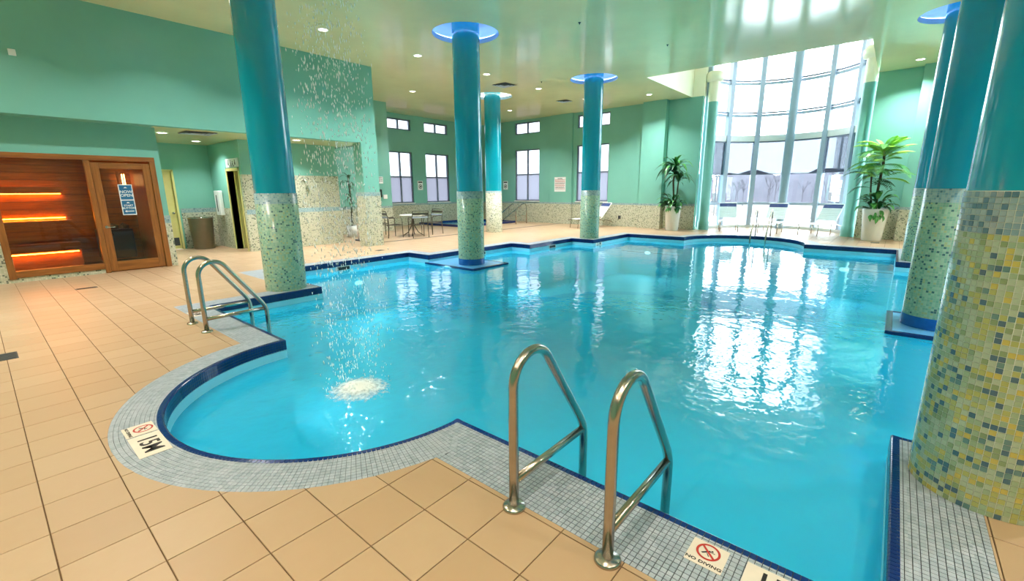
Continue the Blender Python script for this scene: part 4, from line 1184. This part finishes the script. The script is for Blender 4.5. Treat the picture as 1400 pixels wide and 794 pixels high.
# drains and the slot line at the hot tub area
for x, y, w, h, lab in ((1.03, 10.2, .14, .06, 'small dark floor drain in front of the sauna'), (-.02, 6.45, .08, .14, 'floor drain at the left edge of the picture'), (6.9, 10.45, .10, .10, 'floor drain before the mosaic pier'), (15.9, 9.2, .1, .1, 'floor drain near the far column'), (17.2, 7.0, .1, .1, 'floor drain by the left palm'), (16.6, .3, .12, .1, 'floor drain by the right palm')):
    t = MB()
    t.box(x-w, x+w, y-h, y+h, .0, .003); o = solo('floor_drain', t, M['darkgrey'], lab, 'drain', 'floor drains')
    for q in range(4):
        t = MB(); t.box(x-w*.85, x+w*.85, y-h*.8+q*h*.45, y-h*.8+q*h*.45+h*.2, .003, .0045); part('slot', t, M['black'], o)
mb = MB(); mb.box(7.72, 17.85, 12.02, 12.10, .0, .006); struct('trim_1', mb, M['darkgrey'], 'dark drain line across the floor')

# hot tub beyond the line
tub = thing('hot_tub', 'sunken hot tub with navy rim under the back windows', 'hot tub', (15.35, 15.6, 0))
mb = MB(); x0, x1, y0, y1 = TUB
for a in ((x0, x1, y0-.02, y0), (x0, x1, y1, y1+.02), (x0-.02, x0, y0, y1), (x1, x1+.02, y0, y1)): mb.box(a[0], a[1], a[2], a[3], -.8, 0)
mb.box(x0, x1, y0, y1, -.82, -.8); mb.build('basin', M['basin'], tub)
mb = MB(); w = .16
for a in ((x0-w, x1+w, y0-w, y0), (x0-w, x1+w, y1, y1+w), (x0-w, x0, y0, y1), (x1, x1+w, y0, y1)): mb.box(a[0], a[1], a[2], min(a[3], YBK-.02), .0, .10)
mb.build('rim', M['nosing'], tub)
mb = MB(); mb.add([(x0, y0, .02), (x1, y0, .02), (x1, y1, .02), (x0, y1, .02)], [(0,1,2,3)]); mb.build('tub_water', M['water'], tub)
for xx, lab in ((16.35, 'left steel handrail sloping into the hot tub'), (17.15, 'right steel handrail sloping into the hot tub')):
    t = MB(); t.tube([(xx, 13.5, 0), (xx, 13.5, .82), (xx, 13.58, .92), (xx, 13.70, .93), (xx, 13.85, .84), (xx, 15.0, .1), (xx, 15.1, -.4)], .024, 10)
    t.tube([(xx, 13.5, .35), (xx, 13.95, .35), (xx, 13.95, .78)], .016, 8); solo('tub_handrail', t, M['steel'], lab, 'handrail', 'hot tub handrails')

# ------------------------------------------------------------------ wall notices
def notice(name, label, axis, pos, a, z, w, h, rows, red=True, title=None):
    t = MB(); dd = .012
    if axis == 'X': t.box(pos-dd, pos-.001, a-w/2, a+w/2, z-h/2, z+h/2, .002)
    else: t.box(a-w/2, a+w/2, pos-dd, pos-.001, z-h/2, z+h/2, .002)
    s = solo(name, t, M['white'], label, 'sign')
    fr = (lambda u, v: frame_mtx((pos-dd-.0015, a-u, z+v), (0,-1,0), (0,0,1))) if axis == 'X' else (lambda u, v: frame_mtx((a+u, pos-dd-.0015, z+v), (1,0,0), (0,0,1)))
    if title: place_mesh('lettering', text_mesh(title, h*.1 if rows else h*.2, M['ink'], .002), fr(0, h*.40), s)
    rn = random.Random(5)
    for k in range(rows):
        m = MB(); y = h*.30-k*h*.70/rows; x = -w*.44
        while x < w*.40:
            l = w*rn.uniform(.04, .12); m.add([(x, y, 0), (min(x+l, w*.44), y, 0), (min(x+l, w*.44), y+h*.3/rows, 0), (x, y+h*.3/rows, 0)], [(0,1,2,3)]); x += l+w*.025
        place_mesh('text_line', m.mesh('text_line', M['red'] if (red and k % 4 != 3) else M['ink']), fr(0, 0), s)
    return s, fr
notice('rules_notice', 'white rules board with red print on the far wall', 'X', XW-.10, 12.03, 1.8, .62, .66, 9, title='NOTICE')
for nm, lab, ax, pos, a, z in (('warning_notice', 'small white warning notice between the two back windows', 'Y', YBK, 13.79, 1.80), ('warning_notice', 'small white warning notice left of the far wall window', 'X', XW, 15.45, 1.80)):
    s, fr = notice(nm, lab, ax, pos, a, z, .30, .42, 0)
    m = MB(); n = 28; r1, r0 = .10, .075
    m.add([(r1*math.cos(2*PI*i/n), r1*math.sin(2*PI*i/n), 0) for i in range(n)]+[(r0*math.cos(2*PI*i/n), r0*math.sin(2*PI*i/n), 0) for i in range(n)], [(i,(i+1)%n,n+(i+1)%n,n+i) for i in range(n)])
    m.add([(-.06,-.015,0),(.0,-.05,0),(.06,.015,0),(0,.05,0)], [(0,1,2,3)])
    place_mesh('pictogram', m.mesh('pictogram', M['ink']), fr(0, -.05), s)
    m = MB(); m.add([(-.12,.12,0),(.12,.12,0),(.12,.18,0),(-.12,.18,0)], [(0,1,2,3)]); place_mesh('header_bar', m.mesh('header_bar', M['ink']), fr(0, 0), s)
notice('wall_notice', 'small white plate above the black wall box', 'Y', 15.4, 10.40, 1.97, .26, .26, 3, red=False)
t = thing('wall_unit', 'black wall-mounted box with hanging cord beside the back windows', 'wall box', (10.34, 15.36, 1.1))
mb = MB(); mb.box(10.22, 10.40, 15.30, 15.388, 1.32, 1.62, .02); mb.build('housing', M['black'], t)
mb = MB(); mb.tube([(10.26, 15.33, 1.32), (10.25, 15.33, 1.1), (10.30, 15.33, .98), (10.34, 15.33, 1.12)], .012, 6); mb.build('cord', M['black'], t)
t = MB(); t.box(10.48, 10.66, 15.35, 15.388, 1.26, 1.42, .01); solo('switch_plate', t, M['white'], 'white switch plate to the right of the black wall box', 'switch')
t = MB(); t.box(XW-.035, XW-.012, 8.94, 9.06, .32, .46, .006); solo('outlet_cover', t, M['darkgrey'], 'small dark outlet on the mosaic of the far wall', 'outlet')

# ------------------------------------------------------------------ patio table and chairs
t = thing('patio_table', 'round patio table with pale top near the back windows', 'table', (10.05, 13.05, 0))
mb = MB(); mb.lathe([(0, .70), (.44, .70), (.46, .71), (.46, .725), (.44, .735), (0, .735)], 36, (10.05, 13.05, 0)); mb.build('tabletop', simple('pale_tabletop', (206, 208, 200), .3), t)
mb = MB(); mb.lathe([(.03, .2), (.03, .70)], 14, (10.05, 13.05, 0)); mb.build('post', M['darkmetal'], t)
for k in range(4):
    a = R(45+90*k); ca, sa = math.cos(a), math.sin(a)
    mb = MB(); mb.tube([(10.05+.02*ca, 13.05+.02*sa, .62), (10.05+.05*ca, 13.05+.05*sa, .35), (10.05+.18*ca, 13.05+.18*sa, .12), (10.05+.34*ca, 13.05+.34*sa, .015)], .016, 8); mb.build('leg', M['darkmetal'], t)
def chair_proto(loc, rz, label):
    t = thing('patio_chair', label, 'chair', loc, rz, 'metal patio chairs', local=True)
    W, D = .27, .25
    for s in (-1, 1):
        mb = MB(); mb.tube([(D, s*W, .0), (D-.01, s*W, .62), (D-.06, s*W, .66), (-D+.02, s*W, .67)], .014, 8); mb.build('front_leg', M['darkmetal'], t)
        mb = MB(); mb.tube([(-D-.05, s*W, .0), (-D, s*W, .44), (-D-.02, s*W, .66), (-D-.10, s*W, .90)], .014, 8); mb.build('rear_leg', M['darkmetal'], t)
    for k in range(7):
        mb = MB(); y = -W+.04+k*(2*W-.08)/6; mb.tube([(D-.02, y, .43), (0, y, .415), (-D, y, .43)], .009, 6); mb.build('seat_slat', M['darkmetal'], t)
    mb = MB(); mb.tube([(D-.01, -W, .43), (D-.01, W, .43)], .012, 8); mb.tube([(-D, -W, .43), (-D, W, .43)], .012, 8); mb.build('seat_rail', M['darkmetal'], t)
    mb = MB(); mb.box(-D-.045, -D-.02, -W, W, .66, .72, .004); mb.build('back_slat', M['alu'], t)
    mb = MB(); mb.box(-D-.085, -D-.06, -W, W, .76, .84, .004); mb.build('back_slat', M['darkmetal'], t)
    mb = MB(); mb.tube([(-D-.10, -W, .89), (-D-.10, W, .89)], .013, 8); mb.build('top_rail', M['darkmetal'], t)
    return t
ch = chair_proto((9.78, 12.42, 0), R(68), 'patio chair with its back to the pool, in front of table')
copy_tree(ch, (9.22, 13.12, 0), R(-8), 'patio chair at the left side of the table, nearer one')
copy_tree(ch, (9.30, 13.98, 0), R(-24), 'patio chair at the left, farther one by the wall')
copy_tree(ch, (10.85, 12.98, 0), R(186), 'patio chair at the right side of the table')

# ------------------------------------------------------------------ strap loungers (local x runs from foot to head)
def lounger_proto(loc, rz, label):
    t = thing('sun_lounger', label, 'lounger', loc, rz, 'white strap loungers', local=True)
    W = .30; zs = .36; back = (1.22, 1.78, .98)       # hinge x, head x, head z
    for s in (-1, 1):
        mb = MB(); mb.tube([(0.02, s*W, zs-.04), (.10, s*W, zs), (1.22, s*W, zs), (1.66, s*W, zs-.10), (1.80, s*W, zs-.15)], .016, 8); mb.build('side_rail', M['steel'], t)
        mb = MB(); mb.tube([(1.18, s*W, zs), (1.30, s*W, zs+.10), (1.70, s*W, .95), (1.73, s*W, 1.0)], .016, 8); mb.build('back_rail', M['white'], t)
        for x in (.12, 1.02):
            mb = MB(); mb.tube([(x, s*W, zs), (x-.03, s*W, 0)], .016, 8); mb.build('leg', M['steel'], t)
    for k in range(11):
        x = .08+k*.105; mb = MB(); mb.box(x, x+.085, -W, W, zs+.004, zs+.012, .003); mb.build('strap', M['straw'], t)
    for k in range(9):
        f = k/9.0; x = 1.27+f*.43; z = zs+.09+f*.53
        d = Vector((.43, 0, .53)).normalized()*.066; n = Vector((-.53, 0, .43)).normalized()*.008
        o = Vector((x, 0, z)); P = [o, o+d, o+d+n, o+n]
        mb = MB(); mb.add([(p.x, -W, p.z) for p in P]+[(p.x, W, p.z) for p in P], [(0,1,2,3),(7,6,5,4),(0,4,5,1),(1,5,6,2),(2,6,7,3),(3,7,4,0)])
        mb.build('strap', M['straw'] if k < 7 else M['navy'], t)
    mb = MB(); mb.tube([(1.73, -W, 1.0), (1.73, W, 1.0)], .016, 8); mb.build('head_rail', M['white'], t)
    return t
lg = lounger_proto((17.75, 3.32, 0), 0.0, 'middle white lounger of three at the curved window')
copy_tree(lg, (17.75, 4.55, 0), R(18), 'left white lounger of three at the curved window')
copy_tree(lg, (17.75, 2.15, 0), R(-18), 'right white lounger of three at the curved window')
copy_tree(lg, (15.95, 10.15, 0), R(-26), 'white lounger half hidden behind the far teal column')

# ------------------------------------------------------------------ potted palms
def frond_mesh(name, Lf, pairs, leaf, droop, mat, w=.022):
    m = MB(); P = []
    for i in range(9):
        f = i/8; P.append(Vector((Lf*f*(1-.15*f), 0, Lf*(.55*f-droop*f*f))))
    m.tube(P, .006, 5, radii=[.008*(1-.8*i/8) for i in range(9)])
    for k in range(pairs):
        f = .15+.85*k/(pairs-1); i = min(7, int(f*8)); u = f*8-i; p = P[i].lerp(P[i+1], u); tg = (P[i+1]-P[i]).normalized()
        ll = leaf*math.sin(PI*min(1, .18+.8*f))+.03
        for s in (-1, 1):
            d = (tg*.55+Vector((0, s, 0))*.8).normalized(); e = p+d*ll+Vector((0, 0, -.28*ll)); mid = p+d*ll*.5+Vector((0, 0, .02*ll))
            sd = tg*w
            m.add([p-sd*.3, p+sd*.3, mid+sd, mid-sd, e], [(0,1,2,3),(3,2,4)])
    return m.mesh(name, mat)
def strap_mesh(name, Lf, width, droop, mat):
    m = MB(); vs = []; n = 9
    for i in range(n+1):
        f = i/n; x = Lf*(f-.22*f*f); z = Lf*(.75*f-droop*f*f); ww = width*math.sin(PI*min(.97, .12+.88*f))
        vs += [(x, -ww, z+.25*ww), (x, 0, z), (x, ww, z+.25*ww)]
    fs = []
    for i in range(n):
        a = 3*i; fs += [(a, a+1, a+4, a+3), (a+1, a+2, a+5, a+4)]
    m.add(vs, fs, True); return m.mesh(name, mat)
def leafput(name, me, parent, loc, az, tilt, sc=1.0):
    c = math.cos(az)
    if c > .25: sc *= max(.3, 1-.85*c)          # leaves towards the wall stay short
    o = bpy.data.objects.new(name, me); COL.objects.link(o); o.parent = parent; o.location = loc
    o.rotation_euler = (0, tilt, az); o.scale = (sc, sc, sc); return o
def planter(label, loc, r0, r1, h):
    t = thing('potted_palm', label, 'plant', loc, 0, local=True)
    mb = MB(); mb.lathe([(0, 0), (r0, 0), (r0+.01, .02), (r1, h-.02), (r1+.006, h), (r1-.02, h), (r1-.035, h-.10)], 36); mb.build('planter', M['pot'], t)
    mb = MB(); mb.lathe([(0, h-.07), (r1-.03, h-.08)], 30); mb.build('soil', M['soil'], t)
    return t
rnd = random.Random(21)
strapD = [strap_mesh('leaf_blade', l, .055, .95, M['leaf_dark']) for l in (1.0, .8)]; strapM = [strap_mesh('leaf_blade', l, .052, .85, M['leaf_mid']) for l in (.95, .75)]
broadD = [strap_mesh('leaf_blade', l, .075, .8, M['leaf_dark']) for l in (.58, .44)]; broadM = [strap_mesh('leaf_blade', l, .07, .75, M['leaf_mid']) for l in (.55, .4)]
p1 = planter('left potted palm with drooping blades in tapered white planter', (17.25, 6.47, 0), .22, .30, .92)
mb = MB(); mb.tube([(0, 0, .84), (.03, .02, 1.3), (-.02, .05, 1.8), (.02, .02, 2.45)], .035, 8); mb.tube([(.05, -.04, .84), (.1, -.08, 1.4), (.06, -.12, 2.05)], .025, 8); mb.build('stem', M['bark'], p1)
for k in range(104):
    top = k < 70
    c = (.02, .02, 2.42-.35*rnd.random()) if top else (.06, -.12, 1.98-.2*rnd.random())
    az = rnd.random()*2*PI; til = rnd.uniform(-.75, .35)
    leafput('leaf_blade', rnd.choice(strapM if c[2] > 2.25 and rnd.random() < .75 else strapD), p1, c, az, til, rnd.uniform(.75, 1.1))
for k in range(80):
    a = rnd.random()*2*PI; r_ = .22*math.sqrt(rnd.random())
    leafput('leaf_blade', rnd.choice(broadD if rnd.random() < .7 else broadM), p1, (r_*math.cos(a), r_*math.sin(a), .86+.38*rnd.random()), a+rnd.uniform(-.8, .8), rnd.uniform(-.6, .6), rnd.uniform(.7, 1.15))
for k in range(8):
    a = R(200)+rnd.uniform(-.9, .9); leafput('leaf_blade', rnd.choice(broadM), p1, (.27*math.cos(a), .27*math.sin(a), .90-.1*rnd.random()), a, 1.1, .5)
frondL = [frond_mesh('frond', l, 17, .21, .45, M['leaf_light']) for l in (1.0, .8)]; frondM = [frond_mesh('frond', l, 18, .23, .62, M['leaf_mid']) for l in (1.2, .95)]; frondD = [frond_mesh('frond', l, 12, .2, .75, M['leaf_dark']) for l in (.9, .7)]
p2 = planter('right taller potted palm with feathery light fronds in white planter', (17.25, .42, 0), .23, .32, .94)
mb = MB(); mb.tube([(0, 0, .86), (.03, .03, 1.5), (-.03, .0, 2.2), (0, .02, 2.62)], .032, 8); mb.tube([(.06, .1, .86), (.1, .2, 1.5), (.08, .24, 2.0)], .022, 8); mb.build('stem', M['bark'], p2)
for k in range(76):
    if k < 34: c = (0, .02, 2.62-.3*rnd.random()); me = rnd.choice(frondL if rnd.random() < .75 else frondM); til = rnd.uniform(-.75, .25)
    elif k < 60: c = (.0, .05, 1.75+.6*rnd.random()); me = rnd.choice(frondM if rnd.random() < .6 else frondL); til = rnd.uniform(-.35, .35)
    else: c = (.08, .22, 1.5+.5*rnd.random()); me = rnd.choice(frondD); til = rnd.uniform(-.3, .4)
    leafput('frond', me, p2, c, rnd.random()*2*PI, til, rnd.uniform(.75, 1.0))
for k in range(54):
    a = rnd.random()*2*PI; r_ = .24*math.sqrt(rnd.random())
    leafput('leaf_blade', rnd.choice(broadD if rnd.random() < .5 else broadM), p2, (r_*math.cos(a), r_*math.sin(a), .88+.45*rnd.random()), a+rnd.uniform(-.8, .8), rnd.uniform(-.7, .5), rnd.uniform(.7, 1.15))
for k in range(10):
    a = R(190)+rnd.uniform(-.5, .5); leafput('leaf_blade', rnd.choice(broadM), p2, (.30*math.cos(a), .30*math.sin(a), .92-.22*rnd.random()), a, 1.2, .5)
# plant and towel rack glimpsed through the passage behind the pier
p3 = thing('tall_plant', 'dark leafy plant glimpsed between the shower wall and pier', 'plant', (8.45, 14.35, 0), 0, local=True)
mb = MB(); mb.lathe([(0, 0), (.16, 0), (.2, .4), (.18, .4)], 24); mb.build('pot', M['pot'], p3)
mb = MB(); mb.tube([(0, 0, .35), (.03, 0, 1.2), (0, .03, 2.1)], .025, 8); mb.build('stem', M['bark'], p3)
for k in range(40): leafput('leaf_blade', rnd.choice(strapD), p3, (0, 0, .95+1.3*rnd.random()), rnd.random()*2*PI, rnd.uniform(-.6, .5), rnd.uniform(.35, .6))
t = thing('towel_rack', 'narrow chrome rack glimpsed behind the mosaic pier', 'rack', (7.95, 13.0, 0))
for s in (-.12, .12):
    mb = MB(); mb.tube([(7.95+s, 13.0, 0), (7.95+s, 13.0, 1.2)], .014, 8); mb.build('post', M['chrome'], t)
for z in (.25, .55, .85, 1.18):
    mb = MB(); mb.tube([(7.83, 13.0, z), (8.07, 13.0, z)], .010, 8); mb.build('bar', M['chrome'], t)
mb = MB(); mb.box(7.80, 8.10, 12.85, 13.15, .0, .05, .01); mb.build('foot', M['darkgrey'], t)

# ------------------------------------------------------------------ outdoors
mb = MB(); mb.add([(18.15,-160,-.15),(260,-160,-.15),(260,200,-.15),(18.15,200,-.15)], [(0,1,2,3)]); mb.add([(-60,17.45,-.15),(18.15,17.45,-.15),(18.15,200,-.15),(-60,200,-.15)], [(0,1,2,3)])
gk = NT('winter_grass'); nz = gk.noise(gk.pos(), .12, 5.0)
gk.l.new(gk.ramp(nz, [(.35, lin((86, 70, 64))), (.55, lin((94, 82, 76))), (.75, lin((78, 68, 60)))]), gk.p.inputs['Base Color']); gk.p.inputs['Roughness'].default_value = .95
struct('ground_outside', mb, gk.m)
mb = MB(); mb.add([(18.2,-8,-.14),(30,-8,-.14),(30,16,-.14),(18.2,16,-.14)], [(0,1,2,3)]); struct('patio_outside', mb, simple('pale_concrete', (232, 232, 230), .8))
mb = MB(); mb.add([(44,-160,-.13),(50,-160,-.13),(50,200,-.13),(44,200,-.13)], [(0,1,2,3)]); struct('road_outside', mb, simple('pale_asphalt', (104, 106, 110), .9))
rnd = random.Random(4)
bark_far = simple('far_bare_tree', (86, 83, 92), .9, var=.15)
def tree_mesh(seed):
    q = random.Random(seed); m = MB()
    def br(p, d, l, r_, dep):
        e = p+d*l; m.tube([p, (p+e)/2+Vector((q.uniform(-.1,.1), q.uniform(-.1,.1), 0))*l*.5, e], r_, 4, caps=False, radii=[r_, r_*.8, r_*.55])
        if dep == 0: return
        for k in range(4 if dep > 1 else 5):
            dd = (d+Vector((q.uniform(-1,1), q.uniform(-1,1), q.uniform(-.1,.7)))*.75).normalized()
            br(p.lerp(e, q.uniform(.45, 1.0)), dd, l*q.uniform(.45, .7), r_*.5, dep-1)
    br(Vector((0,0,0)), Vector((0,0,1)), 3.6, .13, 3); return m.mesh('bare_tree', bark_far)
tm = [tree_mesh(k) for k in range(5)]
for k in range(64):
    o = bpy.data.objects.new('bare_tree', tm[k % 5]); COL.objects.link(o)
    o.location = (50+2.2*(k % 4), -12+k*.85+rnd.uniform(-.3, .3), -.15)
    o.rotation_euler = (0, 0, rnd.random()*6.3); sc = rnd.uniform(.38, .55); o.scale = (sc, sc, sc)
    put(o, 'bare grey tree in the far woods outside the windows', 'tree', 'bare trees outside')
# low woods behind the single trees
mb = MB(); n = 160
top = [3.2+.25*math.sin(i*.7)+.2*math.sin(i*1.9+1)+.3*rnd.random() for i in range(n+1)]
for i in range(n):
    y0_, y1_ = -60+i*1.0, -60+(i+1)*1.0
    mb.add([(60, y0_, -.2), (60, y1_, -.2), (60.3, y1_, top[i+1]), (60.3, y0_, top[i]), (68, y1_, top[i+1]*.9), (68, y0_, top[i]*.9), (69, y1_, -.2), (69, y0_, -.2)], [(0,3,2,1), (3,5,4,2), (5,7,6,4)])
solo('distant_woods', mb, simple('hazy_woods', (92, 90, 100), .95, var=.12, scale=.8), 'hazy grey band of woodland beyond the road', 'woodland', kind='stuff')
t = thing('roadside_sign', 'white pole sign outside right bay of curved window', 'sign', (46.0, 3.85, -.15))
mb = MB(); mb.tube([(46, 3.85, -.15), (46, 3.85, 2.0)], .06, 10); mb.build('post', M['white'], t)
for z0, z1, w in ((1.55, 2.15, .34), (1.0, 1.45, .27), (.45, .9, .27)):
    mb = MB(); mb.box(45.9, 46.1, 3.85-w, 3.85+w, z0, z1, .02); mb.build('sign_panel', M['white'], t)
t = thing('utility_pole', 'tall thin grey lamp pole outside the right bay', 'pole', (48.0, 4.1, -.15))
mb = MB(); mb.tube([(48, 4.1, -.15), (48, 4.1, 8.6)], .09, 8); mb.build('post', M['alu'], t)
mb = MB(); mb.tube([(48, 3.5, 8.6), (48, 4.7, 8.6)], .06, 8); mb.build('lamp_arm', M['alu'], t)
